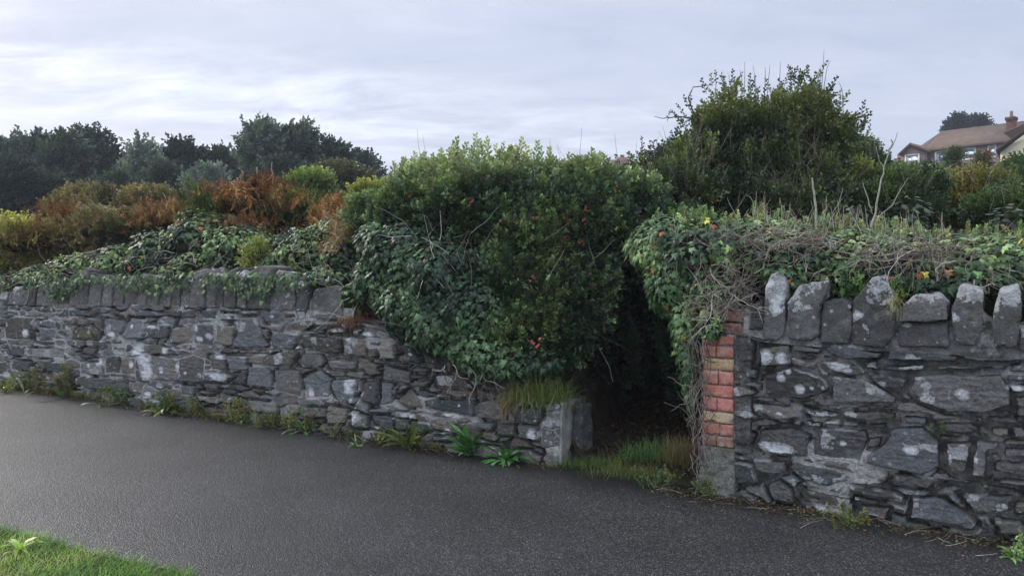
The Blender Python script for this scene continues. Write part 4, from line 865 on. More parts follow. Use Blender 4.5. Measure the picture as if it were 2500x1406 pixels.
# --- shrubs on the bank to the right
def shrub(px, py, Yd, rx, rz, pal, label, n=2200, size=.13, name='shrub', group=None, tw=14, topc=None, tpls=None, up=.5, wind=(0, 0, 0), extra=(), twc=GREY, mat=None, cat='shrub'):
    z0 = float(terr(np.array([P(px, py, Yd)[0]]), np.array([Yd]))[0]); c0 = P(px, py, Yd)
    o = thing(name, (c0[0], Yd, z0), label, cat, group)
    bl = [(*c0, rx*.7, rx*.6, rz*.8)]
    for k in range(6):
        an = rng.uniform(0, 6.28); bl.append((c0[0]+math.cos(an)*rx*.5, c0[1]+math.sin(an)*rx*.4, c0[2]+rng.uniform(-.4, .35)*rz, rx*rng.uniform(.35, .55), rx*.4, rz*rng.uniform(.4, .6)))
    if c0[2]-rz > z0: bl.append((c0[0], c0[1], (c0[2]+z0)/2-.1, rx*.5, rx*.45, (c0[2]-z0)/2+.05))
    bl += list(extra)
    a = Acc(); sprig_mass(a, bl, n, pal, size, up=up, tpls=tpls or SP_T, topc=topc, wind=wind, lump=.35, freq=3/max(rx, .4)); a.build('foliage', mat or M_leaf, o); core('branches', bl, M_core, o, .7)
    if tw:
        twigs('twigs', o, [(wander(surf(bl, px+rng.normal(0, rx*F/Yd*.4), py+rng.normal(0, rz*F/Yd*.4), Yd, .98), (rng.uniform(-.5, .5), -.1, .9), rng.uniform(.3, .9)*rz*1.1, 5, .14), .0045, .0018, twc) for _ in range(tw)])
    return o
G_ol = [(.035, .055, .018), (.052, .075, .020), (.075, .10, .024), (.10, .12, .030)]; G_mid = [(.025, .045, .020), (.04, .068, .024), (.06, .09, .028)]
shrub(2110, 420, 11.5, .34, .42, [(.03, .05, .035), (.045, .07, .045), (.06, .085, .05)], 'feathery grey-green shrub against the sky right of the tall shrub', 1100, .17, up=.9, tw=16)
shrub(2065, 475, 9.6, .55, .42, G_ol, 'olive green shrub tucked behind the right flank of the tall shrub', 2600, .12, topc=(.12, .14, .03))
shrub(2190, 500, 9.2, .55, .42, G_mid, 'bushy mid green shrub behind the tall forked bare stem', 2600, .12)
shrub(2290, 510, 10.5, .60, .46, G_ol, 'yellow-green shrub in front of the brick house wall', 2400, .12, topc=(.13, .13, .03))
shrub(2400, 505, 9.4, .62, .42, [(.045, .058, .02), (.075, .085, .022), (.11, .10, .025)], 'olive and rusty shrub below the cream gable', 2600, .12, tw=24, twc=PINKG)
shrub(2510, 530, 8.6, .6, .45, G_mid, 'green shrub at the right edge of the picture below the cream gable', 2400, .12)
shrub(2326, 384, 26, .24, .22, [(.05, .07, .035), (.07, .09, .04)], 'small grey-green bush standing in front of the middle window', 700, .2, tw=0)
shrub(2398, 396, 24, .20, .26, [(.10, .05, .03), (.09, .08, .03), (.06, .07, .03)], 'reddish climber and bush against the brick house', 500, .2, tw=0)
shrub(2190, 440, 22, .5, .3, G_ol, 'olive bush below the small brick gable', 1100, .3, tw=0)
shrub(2260, 462, 20, .9, .35, G_ol, 'yellow-green bush under the left window of the brick house', 1100, .28, tw=0)
shrub(2500, 425, 18, .5, .35, [(.06, .085, .03), (.09, .11, .035)], 'light green bush in front of the cream gable', 1100, .22, tw=0)
shrub(2620, 470, 12, 1.0, .8, G_mid, 'mid green shrub on the bank beyond the right edge', 1600, .16, tw=0)
shrub(2420, 478, 15, .9, .4, G_ol, 'low olive bush on the slope below the reddish climber', 1200, .2, tw=0)
# broad-leaved foreground shrubs
def broad(px, py, Yd, rx, rz, n, label):
    c0 = P(px, py, Yd); o = thing('broad_leaved_plant', (c0[0], Yd, c0[2]-rz), label, 'plant', 'grey-green broad-leaved plants on the right bank'); bl = [(*c0, rx, rx*.8, rz), (c0[0]+.1, c0[1], c0[2]-rz*.6, rx*.7, rx*.6, rz)]
    p, nr = blob_pts(bl, n, depth=.3); a = Acc(); scatter(a, oval_leaf(.30), p, frames_nt(unit(nr*.6+rng.normal(size=p.shape)*.4+[0, 0, .8]), nr+rng.normal(size=p.shape)*.5+[0, 0, -.3]), rng.uniform(.06, .10, n), pick(n, [(.04, .058, .036), (.06, .08, .05), (.03, .045, .03)]))
    a.build('foliage', M_ivy, o); twigs('stem', o, [(wander((c0[0], c0[1], c0[2]-rz*1.8), (rng.uniform(-.4, .4), -.1, 1), rz*2, 5, .1), .006, .003, BRN) for _ in range(5)])
broad(2215, 505, 7.4, .16, .12, 70, 'grey-green broad-leaved plant right of the forked bare stem')
broad(2090, 510, 7.2, .09, .08, 34, 'small grey-green broad-leaved plant just left of the forked bare stem')
broad(2470, 535, 6.8, .18, .13, 80, 'grey-green broad-leaved plant at the right edge above the ivy')

# --- left bank: bracken and rough shrubs
def frond_tpl(seed):
    r = np.random.default_rng(seed); V = []; Fs = []; T = []; n = 11
    st = [np.array([.28*(k/n)**2*1.2, 0, k/n*(1-.12*(k/n)**2)]) for k in range(n+1)]
    for k in range(n):
        b0 = len(V); V += [st[k]+[0, -.008, 0], st[k]+[0, .008, 0], st[k+1]+[0, .006, 0], st[k+1]+[0, -.006, 0]]; Fs.append((b0, b0+1, b0+2, b0+3)); T += [[1.1, .95, .8]]*4
        if k < 3: continue
        for s_ in (-1, 1):
            L = .34*(1-(k-3)/n)*r.uniform(.7, 1.1); d = unit(np.array([.35+r.uniform(-.2, .3), s_*1.0, .15-r.uniform(0, .7)])); w_ = unit(np.cross(d, [r.uniform(-.5, .5), 0, 1]))*L*.17; b = st[k]; b0 = len(V)
            V += [b, b+d*L*.45+w_, b+d*L+[0, 0, -.05], b+d*L*.5-w_]; Fs.append((b0, b0+1, b0+2, b0+3)); T += [[r.uniform(.75, 1.25)]*3]*4
    return np.array(V), [np.array(Fs)], np.array(T)
FR = [frond_tpl(k) for k in range(3)]
def bracken(px, py, Yd, wpx, hpx, n, pal, label, name='bracken', dry=True):
    c0 = P(px, py, Yd); o = thing(name, (c0[0], Yd, float(terr(np.array([c0[0]]), np.array([Yd]))[0])), label, 'bracken', 'bracken clumps along the left bank'); a = Acc()
    wm = wpx/F*Yd/2; hm = hpx/F*Yd
    q = np.stack([c0[0]+rng.normal(0, .5, n)*wm, Yd+rng.normal(0, .35, n), np.zeros(n)], 1)
    fall = np.exp(-((q[:, 0]-c0[0])/wm)**2*.6); q[:, 2] = c0[2]+hm*(-.45+.75*rng.random(n)*fall)-.10*np.abs(rng.normal(size=n))
    D = rng.normal(size=(n, 3))*.42+[0, 0, 1]; c = pick(n, pal, p=q, freq=2.2, jit=.22)
    for j in range(3):
        m_ = rng.integers(0, 3, n) == j; scatter(a, FR[j], q[m_], frames_dir(D[m_]), hm*rng.uniform(.35, .65, m_.sum()), c[m_])
    a.build('fronds', M_dry, o)
    bl = [(c0[0]+k*wm*.4, Yd+.1, c0[2]-hm*.35, wm*.4, .35, hm*.5) for k in (-1.2, 0, 1.2)]; core('stalks', bl, M_core, o, .8)
RUST = [(.12, .060, .030), (.19, .090, .040), (.26, .125, .055), (.30, .18, .08)]; RUSTG = RUST[:3]+[(.19, .17, .055), (.09, .11, .035), (.07, .10, .035)]
bracken(430, 510, 10.6, 150, 60, 420, RUST, 'red-brown bracken left of the highest rusty clump')
bracken(540, 490, 10.7, 150, 75, 520, RUSTG, 'orange and yellow bracken behind the highest point of the left ivy')
bracken(650, 480, 10.8, 160, 95, 800, RUST, 'tallest rusty orange bracken clump with bare twigs')
bracken(740, 500, 10.4, 140, 75, 520, RUSTG, 'yellow-tipped bracken just right of the tallest rusty clump')
bracken(830, 520, 9.6, 110, 80, 480, RUST, 'rusty bracken beside the flowering shrub')
bracken(620, 545, 9.9, 130, 50, 320, RUST[:3], 'dark rusty bracken low behind the ivy')
bracken(255, 545, 11.0, 130, 55, 280, [(.11, .07, .035), (.15, .11, .05), (.08, .09, .035)], 'dull brown bracken between the bramble scrubs left of the rusty band')
bracken(335, 535, 10.9, 110, 50, 300, RUSTG, 'dull rust and green bracken at the left end of the rusty band')
bracken(500, 530, 10.2, 120, 45, 300, RUSTG, 'mixed green and rust bracken just above the peak of the left ivy')
bracken(165, 520, 12.0, 60, 60, 160, RUST[:3], 'small red-brown bracken standing among the left-hand brambles')
bracken(60, 570, 11.5, 140, 60, 380, [(.13, .09, .03), (.20, .16, .05), (.16, .17, .05)], 'yellow-brown bracken at the left edge of the picture')
bracken(850, 570, 8.6, 60, 100, 160, [(.30, .22, .15), (.36, .26, .18)], 'pale straw-coloured dry stalks left of the dark hanging ivy')
it = [(wander(P(a_, 520, 10.6), (dx, 0, 1), L, 7, .12), .007, .003, PALE) for a_, dx, L in ((650,0,.62),(662,.1,.7),(590,-.3,.5),(530,.1,.35),(600,-.5,.6),(410,.05,.3),(640,-.1,.55),(655,.3,.5))]
o = thing('dead_branch', P(640, 520, 10.6), 'bare pale branches sticking up out of the tallest bracken', 'dead branch'); twigs('branch', o, it)
G_br = [(.06, .06, .03), (.11, .09, .04), (.16, .13, .055)]
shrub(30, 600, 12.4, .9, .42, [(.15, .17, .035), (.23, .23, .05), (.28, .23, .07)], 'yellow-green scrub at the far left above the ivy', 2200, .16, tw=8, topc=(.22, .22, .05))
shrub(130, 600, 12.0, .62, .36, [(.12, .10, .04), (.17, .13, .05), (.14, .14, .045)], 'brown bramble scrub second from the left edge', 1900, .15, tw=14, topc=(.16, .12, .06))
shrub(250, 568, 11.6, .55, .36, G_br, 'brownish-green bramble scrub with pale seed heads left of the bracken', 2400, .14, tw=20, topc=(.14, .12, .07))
shrub(340, 570, 11.0, .55, .36, [(.03, .035, .02), (.05, .045, .025)], 'dark bramble scrub hollowed out beside the red-brown bracken', 1900, .13, tw=14)
shrub(215, 505, 14.0, .65, .36, G_br, 'grey-brown scrub rising behind the brambles', 1300, .17, tw=10)
shrub(360, 505, 14.0, .6, .3, G_br, 'straggly brown scrub between brambles and far trees', 1300, .17, tw=10)
shrub(770, 462, 14.0, .5, .26, [(.06, .10, .035), (.08, .13, .04)], 'bright green shrub just behind the bracken', 1200, .16, tw=0, topc=(.14, .18, .05))
shrub(905, 480, 11.0, .28, .18, [(.08, .11, .03), (.13, .15, .035)], 'yellow-green shrub at the left shoulder of the flowering shrub', 1100, .13, tw=4, topc=(.20, .21, .06))
shrub(630, 625, 8.7, .14, .13, [(.09, .13, .03), (.15, .17, .05)], 'small fresh yellow-green shrub growing out of the wall ivy', 320, .12, tw=4)
shrub(830, 438, 22, .95, .36, [(.05, .05, .03), (.07, .07, .035)], 'round olive-brown bush in front of the far trees', 1500, .24, tw=0)
for px_, py_, Yd_, lb in ((60, 640, 13.5, 'left end'), (700, 560, 11.4, 'behind the bracken')):
    pass

# --- far trees
def tree(px, ptop, pbot, Yd, wpx, pal, label, n=1500, windy=.35, size=.62, dens=.30, nb=13, name='tree', group='dark trees beyond the left bank', mat=None):
    c = P(px, (ptop+pbot)/2, Yd); hx = wpx*.84/2/F*Yd; hz = (pbot-ptop)/2/F*Yd
    z0 = float(terr(np.array([c[0]]), np.array([Yd]))[0]); o = thing(name, (c[0], Yd, z0), label, 'tree', group)
    bl = []
    for k in range(nb):
        d = rand_dirs(1)[0]*rng.uniform(.35, .8); s = rng.uniform(.28, .45); bl.append((c[0]+d[0]*hx*.85, c[1]+d[1]*hx*.8, c[2]+d[2]*hz*.85+.05*hz, hx*s, hx*s, hz*s*.8))
    bl.append((*c, hx*.5, hx*.5, hz*.55))
    a = Acc(); it = []
    sprig_mass(a, bl, int(n*.78), pal, size, up=.45, tpls=SP_F, depth=.28, lump=.5, freq=1.1, wind=(windy, 0, windy*.6), back=.8, rnd=.4)
    a.build('crown', mat or M_far, o)
    w_ = Acc(); tube_into(w_, [(c[0], Yd, z0-.2), (c[0]+.05*hx, Yd, z0+(c[2]-z0)*.5), (c[0]-.05*hx, Yd, c[2]), (c[0], Yd, c[2]+hz*.5)], .16, .05, (.05, .045, .04), 7)
    for b in bl[:9]: tube_into(w_, wander((c[0], Yd, z0+(c[2]-z0)*rng.uniform(.45, .9)), np.array(b[:3])-np.array([c[0], Yd, c[2]-hz*.4]), np.linalg.norm(np.array(b[:3])-c)*1.1+.3, 5, .1), .06, .02, (.05, .045, .04), 5)
    w_.build('trunk', M_wood, o); return o
D1 = [(.026, .042, .034), (.038, .058, .044), (.055, .078, .055)]; D2 = [(.08, .105, .095), (.11, .14, .12), (.15, .18, .155)]; D0 = [(.014, .022, .018), (.022, .034, .026), (.034, .050, .036)]
tree(55, 312, 560, 36, 210, D1+D2[:1], 'broad grey-green tree at the left edge, tallest of the left group', 2600)
tree(215, 330, 570, 37, 200, D0, 'dark wind-combed tree with sky showing low through its crown', 2100, .15)
tree(160, 335, 480, 35, 120, D1, 'medium green crown between the left-edge tree and the wind-combed tree', 1100)
tree(45, 400, 580, 28, 190, D0, 'rounded dark blue-green tree standing lower at the left edge', 2200, .1, .4)
tree(345, 345, 560, 34, 110, D2, 'slim silvery tree standing alone left of the dark upright tree', 1000, .55)
tree(448, 325, 540, 36, 100, D0, 'dark upright tree with a square top', 1300, .1)
tree(535, 362, 540, 37, 110, D0[1:], 'low dark tree in the dip between the upright tree and silver tree', 1300, .1)
tree(400, 400, 560, 32, 110, D1, 'grey-green small tree under the dark upright tree', 1100)
tree(505, 405, 540, 30, 130, D2, 'pale grey-green bushy tree low behind the bracken', 1200, .3, .4)
tree(635, 305, 530, 34, 150, D2[:2]+D1[1:], 'highest silvery wind-swept tree of the far group', 1900, .6)
tree(725, 318, 530, 35, 120, D1+D2[:1], 'grey-green tree just right of the highest silvery tree', 1500, .4)
tree(810, 340, 530, 36, 120, D1, 'grey-green tree third from the right end of the far group', 1400, .4)
tree(875, 372, 530, 38, 115, D0[1:]+D1[:1], 'rounded dark tree at the right end of the far group', 1500, .1)
tree(590, 420, 560, 31, 150, D0, 'dark low tree behind the tallest bracken', 1100, .1)
tree(290, 440, 580, 30, 130, D1[:2], 'small dark tree in the gap under the silvery slim tree', 900, .1)
tree(130, 440, 590, 29, 130, D0, 'dark low tree behind the brown bramble scrub', 1000, .1)
tree(690, 400, 560, 33, 170, D0[1:]+D1, 'broad low dark tree filling the right group beneath the tall crowns', 1500, .1)

# --- houses on the hill
M_roof = simple('clay_roof', (.14, .10, .078), .85, .2, 2.0, .22); M_hb = simple('house_brick', (.20, .115, .085), .9, .2, 9, .25)
M_cream = simple('cream_render', (.66, .62, .42), .85, .2, 1.5, .06); M_wht = simple('white_frame', (.75, .75, .74), .5); M_fascia = simple('brown_board', (.07, .045, .035), .6)
m, t, b = newmat('window_glass'); b.inputs['Base Color'].default_value = (.10, .12, .16, 1); b.inputs['Roughness'].default_value = .06; b.inputs['Specular IOR Level'].default_value = 1.0; b.inputs['Metallic'].default_value = .75; b.inputs['Base Color'].default_value = (.62, .66, .74, 1); M_glass = m
for mm, sc_, (c1, c2, cm) in ((M_hb, 1, ((.21, .11, .08), (.16, .09, .07), (.30, .26, .22))),):
    t = mm.node_tree; b = t.nodes['Principled BSDF']; tcx = node(t, 'ShaderNodeTexCoord'); bk = node(t, 'ShaderNodeTexBrick')
    mpn = node(t, 'ShaderNodeMapping'); mpn.inputs['Rotation'].default_value = (R_(90), 0, R_(-49)); mpn.vector_type = 'POINT'
    cx_ = node(t, 'ShaderNodeSeparateXYZ'); t.links.new(tcx.outputs['Object'], cx_.inputs[0]); cb_ = node(t, 'ShaderNodeCombineXYZ')
    t.links.new(mth(t, 'MULTIPLY_ADD', cx_.outputs[0], .65, mth(t, 'MULTIPLY', cx_.outputs[1], -.76)), cb_.inputs[0]); t.links.new(cx_.outputs[2], cb_.inputs[1]); t.links.new(cb_.outputs[0], bk.inputs['Vector'])
    bk.inputs['Color1'].default_value = (*c1, 1); bk.inputs['Color2'].default_value = (*c2, 1); bk.inputs['Mortar'].default_value = (*cm, 1); bk.inputs['Scale'].default_value = 1.0
    bk.inputs['Brick Width'].default_value = .32; bk.inputs['Row Height'].default_value = .12; bk.inputs['Mortar Size'].default_value = .015
    t.links.new(bk.outputs[0], b.inputs['Base Color'])
HD = unit(np.array([3.5, -4.1])); HN = np.array([-HD[1], HD[0]])*1.0
if HN[1] < 0: HN = -HN                    # away from camera
HE = np.array([33.0, 62.0])
def H3(s, d, z): q = HE+HD*s+HN*d; return np.array([q[0], q[1], z])
def fromto(acc, pts, th, mat_c=(.2, .1, .08)):
    """plate: polygon pts with thickness vector th"""
    pts = np.array(pts, float); n = len(pts); V = np.concatenate([pts, pts+np.array(th)]); bmx = bmesh.new(); vs2 = [bmx.verts.new(q) for q in V]
    bmx.faces.new(vs2[:n]); bmx.faces.new(vs2[n:][::-1])
    for i in range(n): bmx.faces.new((vs2[(i+1) % n], vs2[i], vs2[n+i], vs2[n+(i+1) % n]))
    bmesh.ops.recalc_face_normals(bmx, faces=bmx.faces); bmx.verts.index_update(); bmesh.ops.triangulate(bmx, faces=bmx.faces)
    acc.add(np.array([q.co[:] for q in bmx.verts]), [np.array([[q.index for q in f.verts] for f in bmx.faces])], mat_c); bmx.free()
def part(name, plates, mat, root):
    a = Acc()
    for pts, th in plates: fromto(a, pts, th)
    return a.build(name, mat, root)
def hz(px, py, s, d):
    q = HE+HD*s+HN*d; return EYE+(HZ-py)/F*q[1]
def s_at(px, d=0.0):
    k = (px-1250)/F; q0 = HE+HN*d; return (k*q0[1]-q0[0])/(HD[0]-k*HD[1])
hs = thing('brick_house', (*HE, 7.0), 'brick house on the hill with a long brown tiled roof and white windows', 'house')
ze = hz(2262, 368, 0, 0); zr_ = ze+1.75; sR = 7.5; nv = np.array([*HN, 0]); dv = np.array([*HD, 0])
part('wall', [([H3(0, 0, 5), H3(sR, 0, 5), H3(sR, 0, ze), H3(0, 0, ze)], nv*5), ([H3(-2.0, -.6, 5), H3(-.02, -.6, 5), H3(-.02, -.6, ze-.1), H3(-2.0, -.6, ze-.1)], nv*4)], M_hb, hs)
part('roof', [([H3(-.1, -.25, ze-.02), H3(sR, -.25, ze-.02), H3(sR, 2.9, zr_), H3(.1, 2.9, zr_)], (0, 0, .12)), ([H3(-.1, -.25, ze-.02), H3(.1, 2.9, zr_), H3(-2.3, 2.2, ze+.05)], (0, 0, .12)), ([H3(.1, 2.92, zr_), H3(sR, 2.92, zr_), H3(sR, 5.5, ze), H3(-1.9, 5.5, ze)], (0, 0, .12))], M_roof, hs)
sa = s_at(2224, -.8); zg = hz(2224, 353, sa, -.8); s0_ = s_at(2198, -.8); s1_ = s_at(2262, -.8); z_l = hz(2198, 377, s0_, -.8); z_r = hz(2262, 370, s1_, -.8)
part('gable', [([H3(s0_+.15, -.65, z_l-1.4), H3(s1_-.15, -.65, z_r-1.4), H3(s1_-.15, -.65, z_r), H3(sa, -.65, zg-.12), H3(s0_+.15, -.65, z_l)], nv*.5)], M_hb, hs)
g_ = part('gable_roof', [([H3(s0_-.1, -.9, z_l-.08), H3(sa, -.9, zg), H3(sa, 1.6, zg), H3(s0_-.1, 1.6, z_l-.08)], (0, 0, .12)), ([H3(s1_+.1, -.9, z_r-.05), H3(sa, -.9, zg), H3(sa, 1.6, zg), H3(s1_+.1, 1.6, z_r-.05)], (0, 0, .12))], M_roof, hs)
part('bargeboard', [([H3(s0_-.1, -.93, z_l-.14), H3(sa, -.93, zg-.06), H3(sa, -.93, zg+.14), H3(s0_-.1, -.93, z_l+.08)], nv*.025), ([H3(s1_+.1, -.93, z_r-.12), H3(sa, -.93, zg-.06), H3(sa, -.93, zg+.14), H3(s1_+.1, -.93, z_r+.08)], nv*.025), ([H3(0, -.30, ze-.12), H3(sR, -.30, ze-.12), H3(sR, -.30, ze+.02), H3(0, -.30, ze+.02)], nv*.04)], M_fascia, hs)
def window(x0, x1, y0, y1, d, root):
    a0, a1 = s_at(x0, d), s_at(x1, d); z1 = hz(x0, y0, a0, d); z0 = hz(x0, y1, a0, d); f_ = .07
    w0 = part('window', [([H3(a0-f_, d-.06, z0-f_), H3(a1+f_, d-.06, z0-f_), H3(a1+f_, d-.06, z0), H3(a0-f_, d-.06, z0)], nv*.1), ([H3(a0-f_, d-.06, z1), H3(a1+f_, d-.06, z1), H3(a1+f_, d-.06, z1+f_), H3(a0-f_, d-.06, z1+f_)], nv*.1),
        ([H3(a0-f_, d-.06, z0), H3(a0, d-.06, z0), H3(a0, d-.06, z1), H3(a0-f_, d-.06, z1)], nv*.1), ([H3(a1, d-.06, z0), H3(a1+f_, d-.06, z0), H3(a1+f_, d-.06, z1), H3(a1, d-.06, z1)], nv*.1)], M_wht, root)
    part('pane', [([H3(a0, d-.03, z0), H3(a1, d-.03, z0), H3(a1, d-.03, z1), H3(a0, d-.03, z1)], nv*.02)], M_glass, w0)
window(2285, 2318, 373, 400, 0, hs); window(2350, 2380, 365, 390, 0, hs); window(2414, 2430, 358, 384, 0, hs); window(2212, 2243, 381, 405, -.65, hs)
# chimney
sc0 = s_at(2456, .9); sc1 = s_at(2476, .9); zc0 = hz(2466, 345, sc0, .9); zc1 = hz(2466, 295, sc0, .9)
ch = part('chimney', [([H3(sc0, .9, zc0-1.2), H3(sc1, .9, zc0-1.2), H3(sc1, .9, zc1), H3(sc0, .9, zc1)], nv*.6), ([H3(sc0-.06, .84, zc1), H3(sc1+.06, .84, zc1), H3(sc1+.06, .84, zc1+.25), H3(sc0-.06, .84, zc1+.25)], nv*.72)], simple('dark_chimney_brick', (.10, .045, .035), .9, .2, 6, .4), hs)
pot = Acc(); pc = H3((sc0+sc1)/2, 1.2, zc1+.25); tube_into(pot, [pc, pc+[0, 0, .2], pc+[0, 0, .46]], .12, .10, (.2, .1, .08), 10); pot.build('chimney_pot', M_hb, ch)
# cream gabled house nearer right
h2 = thing('cream_house', (44.5*.66, 46, 6), 'cream rendered house gable at the right edge of the picture', 'house')
def C3(px, py, Yd, dz=0): q = P(px, py, Yd); q[2] += dz; return q
part('wall', [([C3(2442, 372, 46), C3(2560, 285, 45), C3(2680, 372, 44), C3(2680, 560, 44), C3(2442, 560, 46)], (4.1, 6, 0))], M_cream, h2)
part('roof', [([C3(2432, 371, 45.7), C3(2560, 278, 44.7), C3(2560, 274, 44.7), C3(2430, 366, 45.7)], (4.6, 6.6, 0)), ([C3(2690, 371, 43.7), C3(2560, 278, 44.7), C3(2560, 274, 44.7), C3(2692, 366, 43.7)], (1.6, 6.6, 0))], M_fascia, h2)
# low far roof with chimney peeping over the flowering shrub
h3 = thing('distant_house', P(1490, 420, 70), 'distant house with a reddish chimney just showing above the flowering shrub', 'house')
part('roof', [([P(1425, 402, 70), P(1535, 402, 69), P(1535, 392, 73), P(1440, 394, 74)], (0, 0, .1))], M_roof, h3)
part('wall', [([P(1432, 402, 70.4), P(1530, 402, 69.4), P(1530, 520, 69.4), P(1432, 520, 70.4)], (.5, 3, 0))], M_hb, h3)
part('chimney', [([P(1508, 400, 70.8), P(1532, 400, 70.6), P(1532, 384, 70.6), P(1508, 384, 70.8)], (.1, .7, 0)), ([P(1514, 384, 71), P(1524, 384, 71), P(1524, 378, 71), P(1514, 378, 71)], (.05, .3, 0))], M_hb, h3)
# pines behind the brick house
tree(2338, 290, 345, 78, 56, [(.010, .022, .016), (.016, .030, .020)], 'dark pine behind the roof of the brick house, the left and broader one', 900, 0, .8, name='pine_tree', group='pines behind the brick house')
tree(2386, 288, 340, 79, 38, [(.010, .022, .016), (.016, .030, .020)], 'dark pine behind the roof of the brick house, the right and narrower one', 600, 0, .8, name='pine_tree', group='pines behind the brick house')
# hill scrub in front of and below the houses
nn_ = 5200; xs = rng.uniform(6, 60, nn_); ys = rng.uniform(13, 58, nn_); okk = (xs/ys > .33) & (xs/ys < .9); xs = xs[okk]; ys = ys[okk]; a = Acc()
q = np.stack([xs, ys, terr(xs, ys)+.1], 1); n = len(q)
scatter(a, sprig(26, .34, .12, 1.3, 0.0, stem=False, seed=3), q, frames_dir(rng.normal(size=(n, 3))*.4+[0, 0, 1]), rng.uniform(.4, .8, n), pick(n, G_ol+[(.09, .07, .03)], p=q, freq=.3))
tag(a.build('hill_scrub', M_leaf), 'rough green scrub covering the slope below the houses', 'scrub', kind='stuff')
xs = rng.uniform(-26, 4, 3200); ys = rng.uniform(11, 30, 3200); q = np.stack([xs, ys, terr(xs, ys)], 1); a = Acc()
scatter(a, sprig(26, .34, .12, 1.3, 0.0, stem=False, seed=4), q, frames_dir(rng.normal(size=(3200, 3))*.4+[0, 0, 1]), rng.uniform(.4, .9, 3200)*np.clip((ys-8)/14, .25, 1), pick(3200, [(.04, .05, .02), (.07, .07, .03), (.03, .045, .02)], p=q, freq=.3))
tag(a.build('bank_scrub', M_leaf), 'low rough scrub on the ground between the left bank and the far trees', 'scrub', kind='stuff')

# --- grasses
def grass(acc, pts, L, W, pal, droop=.5, el=(.9, 1.5), segs=4, azi=None):
    n = len(pts); azi = rng.uniform(0, 6.28, n) if azi is None else azi
    blades(acc, pts, azi, rng.uniform(*el, n), L*rng.uniform(.5, 1.15, n), W*rng.uniform(.7, 1.3, n), pick(n, pal, jit=.2), droop=droop*rng.uniform(.3, 1.3, n), segs=segs)
# verge
pts = []
while len(pts) < 26000:
    q = rng.uniform([-9.5, 2.3], [-.75, 7.6], (60000, 2)); pg = np.array([(-14, 10.0), (-6, 6.2), (-3.9, 5.1)]+[tuple(p_) for p_ in vedge]+[(-1.0, 2.6), (-.9, 0), (-14, 0)])
    d = sdpoly(q[:, 0], q[:, 1], pg); q = q[(d < .03*rng.random(len(q)))]; fr = (q[:, 0]/q[:, 1] > -.75) & (q[:, 1] > 3.2) & (q[:, 1] < 5.6); keep_ = fr | (rng.random(len(q)) < .12); pts += list(q[keep_])
pts = np.array(pts[:34000]); a = Acc(); q = np.column_stack([pts, np.zeros(len(pts))-.005])
c_ = pick(len(q), [(.07, .15, .025), (.11, .21, .035), (.16, .27, .05), (.24, .29, .09)], p=np.column_stack([q[:, :2]*1.0, q[:, 2]]), freq=5)
blades(a, q, rng.uniform(0, 6.28, len(q)), rng.uniform(.6, 1.45, len(q)), .085*rng.uniform(.5, 1.2, len(q)), .0042, c_, droop=.6*rng.uniform(.3, 1.3, len(q)), segs=3)
o = a.build('grass_verge', M_grass); tag(o, 'short bright green grass on the verge across the road from the wall', 'grass', kind='stuff')
sheet('verge_soil', [(-14, 10.0), (-6, 6.2), (-3.9, 5.1)]+[tuple(p_) for p_ in vedge]+[(-1.0, 2.6), (-.9, 0), (-.9, -20), (-30, -20), (-30, 16)], .004, simple('verge_soil', (.045, .06, .02), .95, .1, 12, .4))
# tuft on the low end of the wall
def tuft(c, rad, n, L, W, pal, label, droop=.7, el=(.7, 1.5), name='grass_tuft', zr=.0, cat='grass tuft', ax=(1, .6)):
    o = thing(name, c, label, cat, 'grass tufts along the wall'); q = np.column_stack([c[0]+rng.normal(0, rad*ax[0], n), c[1]+rng.normal(0, rad*ax[1], n), c[2]+rng.uniform(-zr, .01, n)]); a = Acc(); grass(a, q, L, W, pal, droop, el); a.build('blades', M_grass, o); return o
GG = [(.08, .13, .035), (.12, .16, .05), (.19, .19, .08)]
tuft(W3(LW, .20, .50, -.03), .085, 1100, .33, .0046, GG, 'bushy olive grass tuft sitting on the low end of the left wall', .75, (.15, 1.5), ax=(1.25, .8))
tuft(W3(LW, .42, .54, -.02), .05, 380, .22, .0028, [(.26, .18, .10), (.18, .13, .07), (.10, .12, .04)], 'straw-coloured grass hanging left of the olive tuft', 1.3, (-.2, 1.2))
tuft(W3(LW, .50, .50, .03), .02, 150, .22, .0028, [(.28, .17, .10), (.22, .13, .08)], 'drooping dry root beard hanging on the stones below the olive tuft', .6, (-1.4, -.6))
tuft(uv3 := W3(LW, uv(LW, 862, 775)[0], uv(LW, 862, 785)[1], .0), .06, 650, .17, .0026, [(.20, .09, .05), (.14, .065, .04), (.26, .14, .08)], 'reddish-brown dry grass clump growing from the wall left of the dark ivy', 1.3, (-.3, 1.5))
tuft(W3(RW, uv(RW, 2190, 750)[0], uv(RW, 2190, 740)[1], .06), .025, 110, .17, .0028, [(.14, .14, .05), (.20, .17, .08)], 'small yellowish grass tuft between two coping stones of the right wall', 1.2, (-.6, 1.5))
tuft(W3(LW, uv(LW, 230, 830)[0], uv(LW, 230, 820)[1], .05), .05, 130, .14, .004, [(.10, .13, .04), (.16, .15, .05)], 'small green tuft rooted in the joints of the left wall', 1.0, (.0, 1.4))
tuft(G(1590, 1130), .12, 800, .22, .0045, [(.05, .13, .04), (.08, .18, .05), (.12, .22, .06)], 'lush blue-green grass tuft in the middle of the opening', .55)
tuft(G(1660, 1140), .07, 650, .27, .003, [(.26, .18, .09), (.15, .14, .06), (.32, .25, .14), (.10, .13, .05)], 'tall brown seeding grass beside the bricks in the opening', .25, (1.0, 1.5))
tuft(G(1690, 1150), .07, 350, .26, .003, [(.13, .10, .05), (.08, .09, .035)], 'short brown grass at the foot of the brick edge', .3, (.9, 1.5))
